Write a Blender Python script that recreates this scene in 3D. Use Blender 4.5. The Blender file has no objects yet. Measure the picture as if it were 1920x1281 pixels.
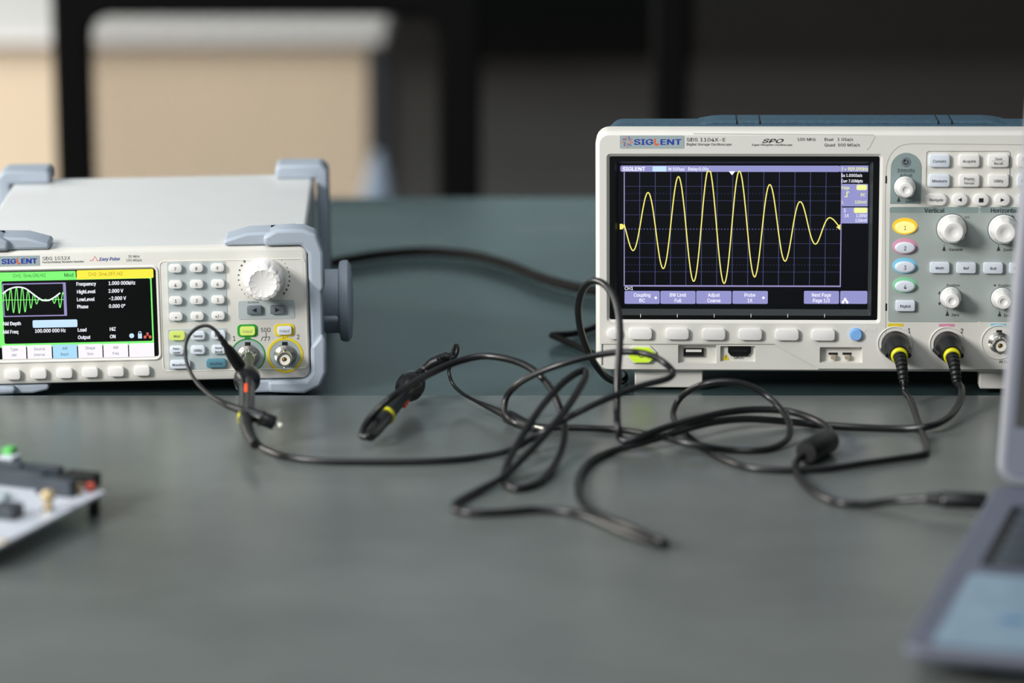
import bpy, bmesh, math, random
from mathutils import Vector, Matrix
random.seed(4)
S = bpy.context.scene
COL = S.collection

# ------------------------------------------------------------------ camera
F = 6200.0                      # focal length in pixels of the 1920 px frame
PITCH = math.atan(1400.5 / F)
H = 0.4765                      # camera height above the rear desk top (z = 0)
cam = bpy.data.cameras.new('camera')
camo = bpy.data.objects.new('camera', cam); COL.objects.link(camo)
camo.location = (0, 0, H); camo.rotation_euler = (math.pi/2 - PITCH, 0, 0)
cam.sensor_width = 36; cam.lens = F / 1920 * 36
cam.clip_start = .05; cam.clip_end = 60
cam.dof.use_dof = True; cam.dof.focus_distance = 2.015; cam.dof.aperture_fstop = 3.7
S.camera = camo

# ------------------------------------------------------------------ world, lights, exposure
S.view_settings.view_transform = 'Standard'; S.view_settings.look = 'None'
S.view_settings.gamma = 1; S.view_settings.exposure = 0.0
S.view_settings.use_curve_mapping = False
w = bpy.data.worlds.new('World'); S.world = w; w.use_nodes = True
w.node_tree.nodes['Background'].inputs[0].default_value = (.86, .93, 1, 1)
w.node_tree.nodes['Background'].inputs[1].default_value = 0.22
def area(name, loc, target, sx, sy, power, color):
    l = bpy.data.lights.new(name, 'AREA'); l.shape = 'RECTANGLE'; l.size = sx; l.size_y = sy
    l.energy = power; l.color = color
    o = bpy.data.objects.new(name, l); COL.objects.link(o); o.location = loc
    o.rotation_euler = (Vector(target) - Vector(loc)).to_track_quat('-Z', 'Y').to_euler()
    return o
area('window_light', (-2.2, 0.1, 1.35), (.1, 1.95, 0), .75, .85, 104, (1, .98, .955))
area('ceiling_light', (-.4, 1.35, 1.3), (-.1, 1.4, 0), 1.4, .8, 9, (.93, .97, 1))
area('back_window_light', (-3.4, 3.3, 1.3), (-1.6, 4.9, -.3), 1.6, 1.2, 165, (1, .95, .88))

# ------------------------------------------------------------------ pixel -> point helpers
FW = Vector((0, math.cos(PITCH), -math.sin(PITCH))); UP = Vector((0, math.sin(PITCH), math.cos(PITCH)))
CAM = Vector((0, 0, H))
def ray(x, y): return Vector((1, 0, 0))*((x-960)/F) + UP*((640.5-y)/F) + FW
def at(x, y, z): r = ray(x, y); return CAM + r*((z-H)/r.z)
def atY(x, y, Y): r = ray(x, y); return CAM + r*(Y/r.y)

# ------------------------------------------------------------------ materials
def lin(c): return tuple(((v/255)/12.92 if v/255 <= .04045 else ((v/255+.055)/1.055)**2.4) for v in c)
def mat(name, rgb, rough=.5, metal=0, emit=0, noise=.04, scale=40, bump=0, coat=0, spec=.5, raw=False):
    m = bpy.data.materials.new(name); m.use_nodes = True
    nt = m.node_tree; b = nt.nodes['Principled BSDF']
    c = rgb if raw else lin(rgb)
    b.inputs['Roughness'].default_value = rough; b.inputs['Metallic'].default_value = metal
    b.inputs['Coat Weight'].default_value = coat; b.inputs['Specular IOR Level'].default_value = spec
    if emit:
        b.inputs['Base Color'].default_value = (*[v*.12 for v in c], 1)
        b.inputs['Emission Color'].default_value = (*c, 1); b.inputs['Emission Strength'].default_value = emit
        return m
    tc = nt.nodes.new('ShaderNodeTexCoord'); n = nt.nodes.new('ShaderNodeTexNoise')
    n.inputs['Scale'].default_value = scale; n.inputs['Detail'].default_value = 4
    nt.links.new(tc.outputs['Object'], n.inputs['Vector'])
    r = nt.nodes.new('ShaderNodeValToRGB'); e = r.color_ramp.elements
    e[0].position = .35; e[1].position = .65
    e[0].color = (*[v*(1-noise) for v in c], 1); e[1].color = (*[min(1, v*(1+noise)) for v in c], 1)
    nt.links.new(n.outputs['Fac'], r.inputs['Fac']); nt.links.new(r.outputs['Color'], b.inputs['Base Color'])
    if bump:
        bp = nt.nodes.new('ShaderNodeBump'); bp.inputs['Strength'].default_value = bump; bp.inputs['Distance'].default_value = .0004
        n2 = nt.nodes.new('ShaderNodeTexNoise'); n2.inputs['Scale'].default_value = 1800
        nt.links.new(tc.outputs['Object'], n2.inputs['Vector'])
        nt.links.new(n2.outputs['Fac'], bp.inputs['Height']); nt.links.new(bp.outputs['Normal'], b.inputs['Normal'])
    return m
def desk_mat(name, rgb):
    m = mat(name, rgb, rough=.27, noise=.2, scale=5, bump=.12)
    nt = m.node_tree; b = nt.nodes['Principled BSDF']
    tc = next(n for n in nt.nodes if n.type == 'TEX_COORD')
    src = b.inputs['Base Color'].links[0].from_socket
    # dust flecks and faint long scuffs
    v = nt.nodes.new('ShaderNodeTexVoronoi'); v.inputs['Scale'].default_value = 42
    nt.links.new(tc.outputs['Object'], v.inputs['Vector'])
    lt = nt.nodes.new('ShaderNodeMath'); lt.operation = 'LESS_THAN'; lt.inputs[1].default_value = .022
    nt.links.new(v.outputs['Distance'], lt.inputs[0])
    n3 = nt.nodes.new('ShaderNodeTexNoise'); n3.inputs['Scale'].default_value = 7
    nt.links.new(tc.outputs['Object'], n3.inputs['Vector'])
    gt = nt.nodes.new('ShaderNodeMath'); gt.operation = 'GREATER_THAN'; gt.inputs[1].default_value = .56
    nt.links.new(n3.outputs['Fac'], gt.inputs[0])
    mu = nt.nodes.new('ShaderNodeMath'); mu.operation = 'MULTIPLY'
    nt.links.new(lt.outputs[0], mu.inputs[0]); nt.links.new(gt.outputs[0], mu.inputs[1])
    mp = nt.nodes.new('ShaderNodeMapping'); mp.inputs['Scale'].default_value = (2.5, 7, 1)
    nt.links.new(tc.outputs['Object'], mp.inputs['Vector'])
    n4 = nt.nodes.new('ShaderNodeTexNoise'); n4.inputs['Scale'].default_value = 3; n4.inputs['Detail'].default_value = 6
    nt.links.new(mp.outputs[0], n4.inputs['Vector'])
    rp = nt.nodes.new('ShaderNodeMapRange'); rp.inputs[1].default_value = .55; rp.inputs[2].default_value = .8
    rp.inputs[3].default_value = 0; rp.inputs[4].default_value = .22
    nt.links.new(n4.outputs['Fac'], rp.inputs[0])
    ad = nt.nodes.new('ShaderNodeMath'); ad.operation = 'MAXIMUM'
    nt.links.new(mu.outputs[0], ad.inputs[0]); nt.links.new(rp.outputs[0], ad.inputs[1])
    mx = nt.nodes.new('ShaderNodeMix'); mx.data_type = 'RGBA'
    mx.inputs['B'].default_value = (.22, .23, .22, 1)
    nt.links.new(ad.outputs[0], mx.inputs['Factor']); nt.links.new(src, mx.inputs['A'])
    nt.links.new(mx.outputs['Result'], b.inputs['Base Color'])
    return m
K = {}
def mk(key, *a, **k): K[key] = mat(key, *a, **k)
mk('device_plastic', (222, 220, 212), .42, noise=.015, bump=.05)
mk('device_metal', (217, 219, 218), .38, noise=.01)
mk('button_plastic', (238, 236, 232), .35, noise=.01)
mk('button_cool', (222, 229, 238), .35, noise=.01)
mk('button_blue', (130, 180, 235), .3)
mk('button_dark', (112, 122, 128), .4)
mk('button_teal', (84, 135, 152), .4)
mk('lit_yellow', (250, 205, 50), .4, emit=.9)
mk('lit_amber', (255, 238, 150), .4, emit=1.0)
mk('lit_green', (206, 240, 60), .4, emit=.85)
mk('lit_pale', (222, 240, 120), .4, emit=.8)
mk('panel_sage', (164, 173, 169), .55, noise=.02)
mk('panel_sage_dark', (134, 152, 150), .55, noise=.02)
mk('panel_grey', (178, 188, 188), .5, noise=.02)
mk('rim_light', (232, 230, 222), .4)
mk('rim_shadow', (150, 148, 140), .6)
mk('badge_grey', (160, 174, 176), .4, noise=.02)
mk('body_blue', (62, 88, 104), .6, noise=.14, scale=400, bump=.35, spec=.25)
mk('bumper_blue', (164, 175, 187), .45, noise=.02, bump=.05)
mk('slot_black', (14, 15, 16), .5)
mk('bezel_black', (8, 10, 11), .34, noise=0, spec=.3)
mk('bezel_inner', (52, 56, 56), .45, spec=.3)
mk('bezel_grey', (90, 92, 92), .4)
mk('ink_dark', (52, 56, 58), .6, noise=0)
mk('ink_black', (24, 25, 27), .6, noise=0)
mk('ink_grey', (92, 94, 94), .6, noise=0)
mk('ink_emboss', (236, 236, 230), .5, noise=0)
mk('ink_blue', (28, 60, 160), .5, noise=0)
mk('ink_orange', (232, 96, 48), .5, noise=0)
mk('ink_white', (225, 225, 225), .5, noise=0)
mk('yellow_paint', (226, 204, 40), .5, noise=0)
mk('pink_paint', (214, 148, 174), .5, noise=0)
mk('blue_paint', (128, 198, 226), .5, noise=0)
mk('green_paint', (38, 150, 52), .5, noise=0)
mk('mint_paint', (136, 204, 160), .5, noise=0)
mk('chrome', (205, 203, 196), .22, metal=1, noise=.02)
mk('brass', (190, 150, 70), .3, metal=1, noise=.02)
mk('white_insulator', (238, 234, 224), .4)
mk('cord_matte', (16, 15, 14), .75, spec=.2)
mk('cable_black', (12, 12, 13), .33, noise=.1, spec=.65)
mk('plastic_black', (18, 19, 20), .28, noise=.1)
mk('terminal_metal', (215, 205, 180), .5, metal=.7)
mk('plastic_black_satin', (15, 16, 17), .45, noise=.1, bump=.15)
mk('probe_olive', (44, 52, 44), .35)
mk('ring_yellow', (232, 228, 30), .4, noise=0)
mk('switch_orange', (250, 84, 20), .4, noise=0)
mk('scr_dark', (9, 9, 22), .25, emit=.3)
mk('scr_black', (6, 7, 8), .25, emit=.2)
mk('scr_lavender', (150, 150, 208), .6, emit=.88)
mk('scr_grid', (84, 92, 150), .5, emit=.7)
mk('scr_griddim', (44, 46, 84), .5, emit=.8)
mk('scr_frame', (160, 150, 205), .5, emit=.8)
mk('scr_white', (245, 245, 255), .5, emit=1.0)
mk('scr_yellow', (250, 240, 120), .5, emit=.95)
mk('scr_pale', (240, 245, 160), .5, emit=.95)
mk('scr_green', (128, 246, 118), .5, emit=.95)
mk('scr_gyellow', (252, 232, 66), .5, emit=.98)
mk('scr_key', (242, 238, 248), .5, emit=.98)
mk('scr_keyblue', (170, 218, 246), .5, emit=.95)
mk('scr_ink', (70, 90, 90), .5, emit=.5)
mk('scr_inkgreen', (40, 130, 70), .5, emit=.5)
mk('scr_inkyellow', (150, 130, 20), .5, emit=.6)
mk('scr_skyblue', (196, 226, 252), .5, emit=.95)
mk('scr_orange', (240, 110, 90), .5, emit=.8)
mk('laptop_grey', (88, 93, 108), .5, metal=0, noise=.03)
mk('laptop_edge', (108, 111, 120), .4, metal=0, noise=.02)
mk('laptop_screen', (26, 27, 24), .45)
mk('key_black', (66, 76, 84), .45)
mk('key_legend', (120, 150, 165), .5)
mk('patch_blue', (122, 146, 163), .35, noise=.08, scale=60)
mk('patch_spot', (78, 116, 152), .4)
mk('pcb_white', (196, 202, 212), .35, noise=.03)
mk('pcb_chip', (52, 60, 68), .4)
mk('pcb_green', (96, 188, 96), .4)
mk('pcb_gold', (206, 184, 140), .35, metal=.3)
mk('pcb_red', (212, 92, 74), .4)
mk('cabinet_cream', (242, 222, 194), .6, noise=.03, scale=3)
mk('glow_panel_face', (208, 238, 242), .5, emit=1.2)
mk('cabinet_white', (250, 249, 246), .5, noise=.02)
mk('cabinet_navy', (26, 40, 54), .6)
mk('shape_blue', (165, 188, 214), .5)
mk('chair_black', (8, 9, 9), .8, spec=.12)
mk('chair_mesh', (48, 44, 40), .7)
mk('floor_dark', (84, 80, 76), .7, noise=.12, scale=2)
mk('wall_dark', (12, 18, 16), .9, spec=.1, noise=.1, scale=2)
mk('wall_light', (190, 192, 190), .8)
mk('desk_leg', (30, 30, 30), .4, metal=.5)
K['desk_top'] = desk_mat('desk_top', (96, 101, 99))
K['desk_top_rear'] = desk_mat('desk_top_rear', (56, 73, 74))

# ------------------------------------------------------------------ mesh helper
def rrect(cx, cz, w, h, r, n=5):
    r = max(1e-5, min(r, w/2-1e-6, h/2-1e-6)); o = []
    for (sx, sz, a0) in ((1, 1, 0), (-1, 1, 90), (-1, -1, 180), (1, -1, 270)):
        for i in range(n+1):
            a = math.radians(a0 + 90*i/n)
            o.append((cx+sx*(w/2-r)+r*math.cos(a), cz+sz*(h/2-r)+r*math.sin(a)))
    return o
def catmull(P, k=8):
    P = [Vector(p) for p in P]; Q = [P[0]*2-P[1]] + P + [P[-1]*2-P[-2]]; o = []
    for i in range(1, len(Q)-2):
        a, b, c, d = Q[i-1:i+3]
        l0 = max((b-a).length, 1e-6)**.5; l1 = max((c-b).length, 1e-6)**.5; l2 = max((d-c).length, 1e-6)**.5
        m1 = ((b-a)/l0 - (c-a)/(l0+l1) + (c-b)/l1)*l1
        m2 = ((c-b)/l1 - (d-b)/(l1+l2) + (d-c)/l2)*l1
        for j in range(k):
            t = j/k; t2 = t*t; t3 = t2*t
            o.append(b*(2*t3-3*t2+1) + m1*(t3-2*t2+t) + c*(-2*t3+3*t2) + m2*(t3-t2))
    o.append(P[-1]); return o
class M:
    def __init__(s, mm=True): s.v = []; s.f = []; s.k = .001 if mm else 1
    def add(s, v, f):
        n = len(s.v); s.v += [tuple(p) for p in v]; s.f += [tuple(i+n for i in q) for q in f]; return s
    def box(s, x0, x1, y0, y1, z0, z1):
        return s.add([(x, y, z) for x in (x0, x1) for y in (y0, y1) for z in (z0, z1)],
                     [(0, 1, 3, 2), (4, 6, 7, 5), (0, 4, 5, 1), (2, 3, 7, 6), (0, 2, 6, 4), (1, 5, 7, 3)])
    def loops(s, L, cap0=True, cap1=True, closed=True):
        n = len(L[0]); v = [p for l in L for p in l]; f = []
        for i in range(len(L)-1):
            for j in range(n if closed else n-1):
                f.append((i*n+j, i*n+(j+1) % n, (i+1)*n+(j+1) % n, (i+1)*n+j))
        if cap0: f.append(tuple(range(n))[::-1])
        if cap1: f.append(tuple((len(L)-1)*n+j for j in range(n)))
        return s.add(v, f)
    def rr(s, cx, cz, w, h, r, prof, n=5, shift=(0, 0)):       # prof: (y, inset) back to front
        L = []
        for (y, ins) in prof:
            L.append([(x, y, z) for x, z in rrect(cx, cz, w-2*ins, h-2*ins, r-ins, n)])
        return s.loops(L)
    def ring(s, o, i, yb, yf, bo=0, bi=0, back=True, n=5):        # o, i = (cx, cz, w, h, r)
        def q(a, ins, y): return [(x, y, z) for x, z in rrect(a[0], a[1], a[2]-2*ins, a[3]-2*ins, a[4]-ins, n)]
        L = [q(o, 0, yb), q(o, 0, yf+bo)] + ([q(o, bo, yf)] if bo else []) + ([q(i, -bi, yf)] if bi else []) + [q(i, 0, yf+bi), q(i, 0, yb)]
        L.append(L[0]); return s.loops(L, False, False)
    def lathe(s, cx, cz, prof, n=32, mod=None, cy=0):           # prof: (r, y)
        L = []
        for (r, y) in prof:
            l = []
            for j in range(n):
                a = 2*math.pi*j/n; rr = r*(mod(a, y) if mod else 1)
                l.append((cx+rr*math.cos(a), cy+y, cz+rr*math.sin(a)))
            L.append(l)
        return s.loops(L)
    def sweep(s, P, R, n=10, flat=1.0):
        P = [Vector(p) for p in P]
        if not isinstance(R, (list, tuple)): R = [R]*len(P)
        T = [(P[min(i+1, len(P)-1)]-P[max(i-1, 0)]).normalized() for i in range(len(P))]
        u = T[0].orthogonal().normalized(); L = []
        for i, p in enumerate(P):
            u = (u - T[i]*u.dot(T[i]))
            u = u.normalized() if u.length > 1e-6 else T[i].orthogonal().normalized()
            v = T[i].cross(u)
            L.append([p + (u*math.cos(2*math.pi*j/n) + v*math.sin(2*math.pi*j/n)*flat)*R[i] for j in range(n)])
        return s.loops(L)
    def poly(s, pts, y0, y1):
        return s.loops([[(x, y1, z) for x, z in pts], [(x, y0, z) for x, z in pts]])
    def flat(s, pts, y): n = len(pts); return s.add([(x, y, z) for x, z in pts], [tuple(range(n))])
    def quad(s, x0, x1, z0, z1, y): return s.flat([(x0, z0), (x1, z0), (x1, z1), (x0, z1)], y)
    def ribbon(s, P, wd, y):
        P = [Vector(p) for p in P]; v = []
        for i in range(len(P)):
            t = (P[min(i+1, len(P)-1)]-P[max(i-1, 0)]).normalized(); nn = Vector((-t.y, t.x))*wd/2
            v += [(P[i].x+nn.x, y, P[i].y+nn.y), (P[i].x-nn.x, y, P[i].y-nn.y)]
        return s.add(v, [(2*i, 2*i+1, 2*i+3, 2*i+2) for i in range(len(P)-1)])
    FONT = None
    def txt(s, body, x, z, h, y, al='CENTER', xs=1.0, bold=0.0, shear=0.0):
        c = bpy.data.curves.new('t', 'FONT'); c.body = body; c.size = h/M.CAP
        if M.FONT: c.font = M.FONT; c.align_x = al; c.align_y = 'BOTTOM_BASELINE'
        c.shear = shear; c.resolution_u = 3; xs *= M.XS
        o = bpy.data.objects.new('t', c); COL.objects.link(o)
        me = bpy.data.meshes.new_from_object(o.evaluated_get(bpy.context.evaluated_depsgraph_get()))
        for dx, dz, dy in ([(0, 0, 0)] if not bold else [(-1, -.4, 0), (1, .4, -.004), (0, 0, -.008)]):
            s.add([(x+p.co.x*xs+dx*bold*h, y+dy, z-h/2+p.co.y+dz*bold*h) for p in me.vertices], [tuple(p.vertices) for p in me.polygons])
        bpy.data.objects.remove(o); bpy.data.curves.remove(c); bpy.data.meshes.remove(me)
        return s
    def build(s, name, m, parent=None, label=None, smooth=35, bevel=0, seg=2, recalc=True):
        me = bpy.data.meshes.new(name); me.from_pydata([tuple(c*s.k for c in p) for p in s.v], [], s.f)
        if recalc:
            bm = bmesh.new(); bm.from_mesh(me); bmesh.ops.recalc_face_normals(bm, faces=bm.faces)
            bm.to_mesh(me); bm.free()
        me.materials.append(K[m] if isinstance(m, str) else m)
        if smooth: me.shade_smooth(); me.set_sharp_from_angle(angle=math.radians(smooth))
        o = bpy.data.objects.new(name, me); COL.objects.link(o)
        if parent: o.parent = parent
        if label: o['label'] = label
        if bevel:
            b = o.modifiers.new('bevel', 'BEVEL'); b.width = bevel*s.k; b.segments = seg; b.limit_method = 'ANGLE'
            b.angle_limit = math.radians(40); b.harden_normals = False
        return o
def cut(o, cm):
    c = cm.build('cutter', 'slot_black', o.parent, smooth=0)
    b = o.modifiers.new('cut', 'BOOLEAN'); b.object = c; b.operation = 'DIFFERENCE'; b.solver = 'EXACT'
    bpy.context.view_layer.update()
    me = bpy.data.meshes.new_from_object(o.evaluated_get(bpy.context.evaluated_depsgraph_get()))
    o.modifiers.clear(); old = o.data; o.data = me; bpy.data.meshes.remove(old)
    bpy.data.objects.remove(c)
    me.shade_smooth(); me.set_sharp_from_angle(angle=math.radians(35))
def thing(name, label, cat, loc=(0, 0, 0), rot=None, group=None):
    o = bpy.data.objects.new(name, None); COL.objects.link(o); o.empty_display_size = .02
    if rot is None: o.location = loc
    else: o.matrix_world = Matrix.Translation(loc) @ rot.to_4x4()
    o['label'] = label; o['category'] = cat
    if group: o['group'] = group
    return o
def part(name, parent): 
    o = bpy.data.objects.new(name, None); COL.objects.link(o); o.parent = parent; return o
class Dev:
    def __init__(s, px, py, Y, yaw, tilt, roll):
        s.O = atY(px, py, Y)
        s.R = Matrix.Rotation(math.radians(yaw), 3, 'Z') @ Matrix.Rotation(math.radians(tilt), 3, 'X') @ Matrix.Rotation(math.radians(roll), 3, 'Y')
    def __call__(s, px, py, y=0):           # local (x, z) in mm on the plane local y
        n = s.R.col[1]; p0 = s.O + n*(y*.001); r = ray(px, py)
        t = (p0-CAM).dot(n)/r.dot(n); q = s.R.transposed() @ (CAM + r*t - s.O)
        return q.x*1000, q.z*1000
    def world(s, x, y, z): return s.O + s.R @ Vector((x*.001, y*.001, z*.001))
def structure(o): o['kind'] = 'structure'; return o
def btn(y0, d, b=.6): return [(y0, 0), (y0-d+b, 0), (y0-d+b*.3, b*.3), (y0-d, b)]

class Ink:
    """printed marks: every word or symbol becomes a part of its own"""
    def __init__(s, parent, m): s.p = parent; s.m = m
    def __getattr__(s, k):
        def f(*a, **kw):
            mm = M(); getattr(mm, k)(*a, **kw); mm.build('printed_label' if k == 'txt' else 'printed_mark', s.m, s.p, smooth=0); return s
        return f

M.CAP = .70; M.XS = 1
try:
    import os
    M.FONT = bpy.data.fonts.load(os.path.join(bpy.utils.resource_path('LOCAL'), 'datafiles', 'fonts', 'Inter.woff2')); M.CAP = .58; M.XS = .83
except Exception: M.FONT = None
# ------------------------------------------------------------------ the setting
FL = -.74
structure(M(0).box(-5, 5, -2, 8.9, FL-.05, FL).build('floor', 'floor_dark', smooth=0))
structure(M(0).box(-5, 5, 8.75, 8.9, FL, 2.4).build('wall_back', 'wall_dark', smooth=0))
structure(M(0).box(-5.1, -5, -2, 8.75, FL, 2.4).build('wall_left', 'wall_light', smooth=0))
structure(M(0).box(4.9, 5, -2, 8.75, FL, 2.4).build('wall_right', 'wall_dark', smooth=0))
structure(M(0).box(-5, 4.9, 8.69, 8.75, FL, FL+.12).build('baseboard_back', 'chair_black', smooth=0))

wn = M(0).box(-3.6, .4, 8.70, 8.74, .42, 1.2).build('glow_panel', 'glow_panel_face', smooth=0); structure(wn)  # unseen glowing panel, added so its reflection brightens the far desk
for x0, x1, z0, z1 in ((-3.68, -3.6, .34, 1.28), (.4, .48, .34, 1.28), (-3.6, .4, 1.2, 1.28), (-3.6, .4, .34, .42), (-2.3, -2.24, .42, 1.2), (-.96, -.9, .42, 1.2)):
    M(0).box(x0, x1, 8.66, 8.75, z0, z1).build('glow_panel_frame', 'chair_black', wn, smooth=0)

# two desks pushed together, the front top a few millimetres higher
SEAM = at(960, 741, .004).y
def desk(name, label, y0, y1, ztop, m, x0=-1.25, x1=1.25):
    d = thing(name, label, 'desk', (0, (y0+y1)/2, FL))
    o = M(0).box(x0, x1, y0-(y0+y1)/2, y1-(y0+y1)/2, ztop-.028-FL, ztop-FL).build('desk_top', m, d, smooth=0, bevel=.0012)
    for sx in (x0+.06, x1-.06):
        for sy in (y0+.06, y1-.06):
            M(0).box(sx-.025, sx+.025, sy-(y0+y1)/2-.025, sy-(y0+y1)/2+.025, 0, ztop-.028-FL).build('leg', 'desk_leg', d, bevel=.003)
    M(0).box(x0+.06, x1-.06, -.015, .015, ztop-.09-FL, ztop-.028-FL).build('crossbar', 'desk_leg', d, bevel=.002)
    return d
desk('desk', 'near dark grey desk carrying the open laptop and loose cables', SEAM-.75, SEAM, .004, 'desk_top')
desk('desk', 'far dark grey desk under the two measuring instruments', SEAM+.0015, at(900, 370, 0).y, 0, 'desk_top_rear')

# ------------------------------------------------------------------ furniture behind the desks
def visitor_chair(label, Y, xl0, xl1, xr0, xr1, ytop, yb, mesh_m):
    # post edges in the photograph at the height of the desk edge
    a, b = atY(xl0, 330, Y).x, atY(xl1, 330, Y).x; c, d = atY(xr0, 330, Y).x, atY(xr1, 330, Y).x
    zt = atY(xl1, ytop, Y).z; zb = -.22; cx = (a+d)/2; top = zt+.06
    t = thing('mesh_chair', label, 'chair', (cx, Y, FL), group=None)
    X = lambda v: v-cx; Z = lambda v: v-FL
    fm = M(0)
    fr = M(0)
    W = d-a; Hh = top-zb; ps = b-a
    out = (0, Z((top+zb)/2), W, Hh, .035); inn = (0+(b-a-(d-c))/2, Z((zt+zb+.05)/2), c-b, zt-zb-.05, .022)
    fr.ring(out, inn, .014, -.014, .004, .004).build('backrest_frame', 'chair_black', t)
    # woven mesh: two families of slanting threads
    m = M(0); x0, x1, z0, z1 = inn[0]-inn[2]/2, inn[0]+inn[2]/2, inn[1]-inn[3]/2, inn[1]+inn[3]/2
    st = .0031; th = .00040; w2, h2 = x1-x0, z1-z0
    n = int((w2+h2)/st)
    for i in range(n):
        u = i*st
        p0 = (x0+u, z0) if u < w2 else (x1, z0+u-w2); p1 = (x0, z0+u) if u < h2 else (x0+u-h2, z1)
        for q0, q1, yy in ((p0, p1, 0), ((x0+x1-p0[0], p0[1]), (x0+x1-p1[0], p1[1]), .0006)):
            s_ = .7071*th
            m.add([(q0[0]-s_, yy, q0[1]-s_), (q0[0]+s_, yy, q0[1]+s_), (q1[0]+s_, yy, q1[1]+s_), (q1[0]-s_, yy, q1[1]-s_)], [(0, 1, 2, 3)])
    m.build('backrest_mesh', mesh_m, t, smooth=0)
    sz = .44
    seat = M(0); L = []
    for z_, ins in ((sz-.025, .012), (sz-.018, 0), (sz+.02, 0), (sz+.032, .012)):
        L.append([(x, y, z_) for x, y in rrect(0, -.24, W-.02-2*ins, .45-2*ins, .05-ins)])
    seat.loops(L).build('seat', 'chair_black', t)
    for sx in (-1, 1):
        M(0).sweep([(sx*(W/2-.02), 0, Z(zb)+.01), (sx*(W/2-.02), -.01, sz), (sx*(W/2-.01), .06, .004)], .013).build('leg', 'chair_black', t)
        M(0).sweep([(sx*(W/2-.03), -.42, sz-.02), (sx*(W/2-.02), -.45, .004)], .013).build('leg', 'chair_black', t)
    return t
visitor_chair('black framed mesh back chair standing before the cream cabinet', 3.40, 108, 178, 822, 902, 27, 370, 'chair_mesh')
visitor_chair('black chair partly hidden behind the blue topped oscilloscope', 3.30, 1222, 1286, 2010, 2080, -60, 370, 'chair_mesh')

# low cream cabinet with a white top
YC = 4.5
zc = atY(400, 66, YC-.03).z; xr = atY(692, 200, YC).x; xo = atY(722, 50, YC).x
cb = thing('low_cabinet', 'low cream cabinet with white top seen through the mesh chair', 'cabinet', (xr-1.2, YC, FL))
hz = zc-FL; L0 = -1.2
for i in range(3):
    x0 = L0 + i*.8
    M(0).box(x0+.002, x0+.798, 0, .02, .07, hz-.016).build('door', 'cabinet_cream', cb, bevel=.002)
M(0).box(L0, 1.2, .02, .52, .07, hz-.016).build('body', 'cabinet_cream', cb, smooth=0)
M(0).box(1.2, 1.22, .0, .52, .0, hz-.016).build('side_panel', 'cabinet_navy', cb, smooth=0, label='dark blue side panel')
M(0).box(L0, 1.15, .05, .5, 0, .07).build('plinth', 'chair_black', cb, smooth=0)
M(0).box(L0-.02, xo-(xr-1.2), -.03, .55, hz-.016, hz).build('top', 'cabinet_white', cb, bevel=.006)
# slim pale blue shape beside it, its identity a guess
bz0 = atY(712, 285, 4.1).z
bc = atY(708, 330, 4.1).x
bn = M(0); L = []
hb = bz0-FL
for z, r in ((0, .016), (.004, .018), (hb*.5, .019), (hb-.06, .020), (hb-.03, .014), (hb, .005)):
    L.append([(x, y, z) for x, y in rrect(0, 0, 2*r, 2.6*r, r*.5)])
o = bn.loops(L).build('pale_blue_shape', 'shape_blue'); o.location = (bc, 4.1, FL)
o['label'] = 'slim pale blue unidentified shape standing right of the cream cabinet'; o['category'] = 'unidentified shape'
# ------------------------------------------------------------------ shared instrument pieces
def bnc(d, name, u, v, y0, parent, cap=True, n=28):
    """panel BNC socket: flange nut, barrel with bayonet lugs, insulator, centre pin"""
    b = M().lathe(u, v, [(6.4, y0), (6.4, y0-1.6), (5.2, y0-2.2), (5.0, y0-3.2), (4.6, y0-3.4), (4.6, y0-12.4), (4.3, y0-12.9), (3.7, y0-12.9), (3.7, y0-6)], n)
    for a in (90, 270):
        ca, sa = math.cos(math.radians(a)), math.sin(math.radians(a))
        b.sweep([(u+4.2*ca, y0-9.2, v+4.2*sa), (u+5.7*ca, y0-9.2, v+5.7*sa)], 1.0, 10)
    o = b.build(name, 'chrome', parent)
    M().lathe(u, v, [(3.65, y0-5), (3.65, y0-11.6), (3.3, y0-12), (1.5, y0-12), (1.4, y0-7)], n).build('insulator', 'white_insulator', o)
    M().lathe(u, v, [(.9, y0-5), (.9, y0-11.6), (.5, y0-11.8)], 14).build('centre_contact', 'brass', o)
    return o
def sym_triangle(m, u, v, s, y, dirx=1): return m.flat([(u-dirx*s*.5, v+s*.5), (u-dirx*s*.5, v-s*.5), (u+dirx*s*.5, v)], y)

# ================================================================== waveform generator
G = Dev(300, 714, 1.957, 2.0, 0, -.8)
gen = thing('function_generator', 'grey benchtop waveform generator with green framed screen and blue corner bumpers', 'function generator', G.O, G.R)
def gl(px, py, y=0): return G(px, py, y)
uR, _ = gl(579, 590); _, zT = gl(300, 466); _, zB = gl(300, 716); uL = uR - 205
W_ = uR-uL; cx = (uL+uR)/2
zb0 = gl(500, 705)[1]
# front panel
fp = M().rr(cx, (zT+zB)/2, W_, zT-zB, 5, [(16, 0), (2.5, 0), (.8, .8), (0, 2.4)])
fp_o = fp.build('front_panel', 'device_plastic', gen)
# metal case: depth found from the rear edge of the lid
dep = 238
cs = M().rr(cx, (zT+zB)/2+.6, W_-3, zT-zB-1, 3, [(16+dep, 2), (14+dep, 0), (12, 0), (8, 0)])
cs.build('case', 'device_metal', gen)
M().rr(cx, (zT+zB)/2, W_-12, zT-zB-8, 4, [(16+dep+4, 2), (16+dep, 0)]).build('rear_panel', 'device_plastic', gen)
# overhanging strip under the brand line
pz = lambda py, px=200: gl(px, py)[1]
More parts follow.
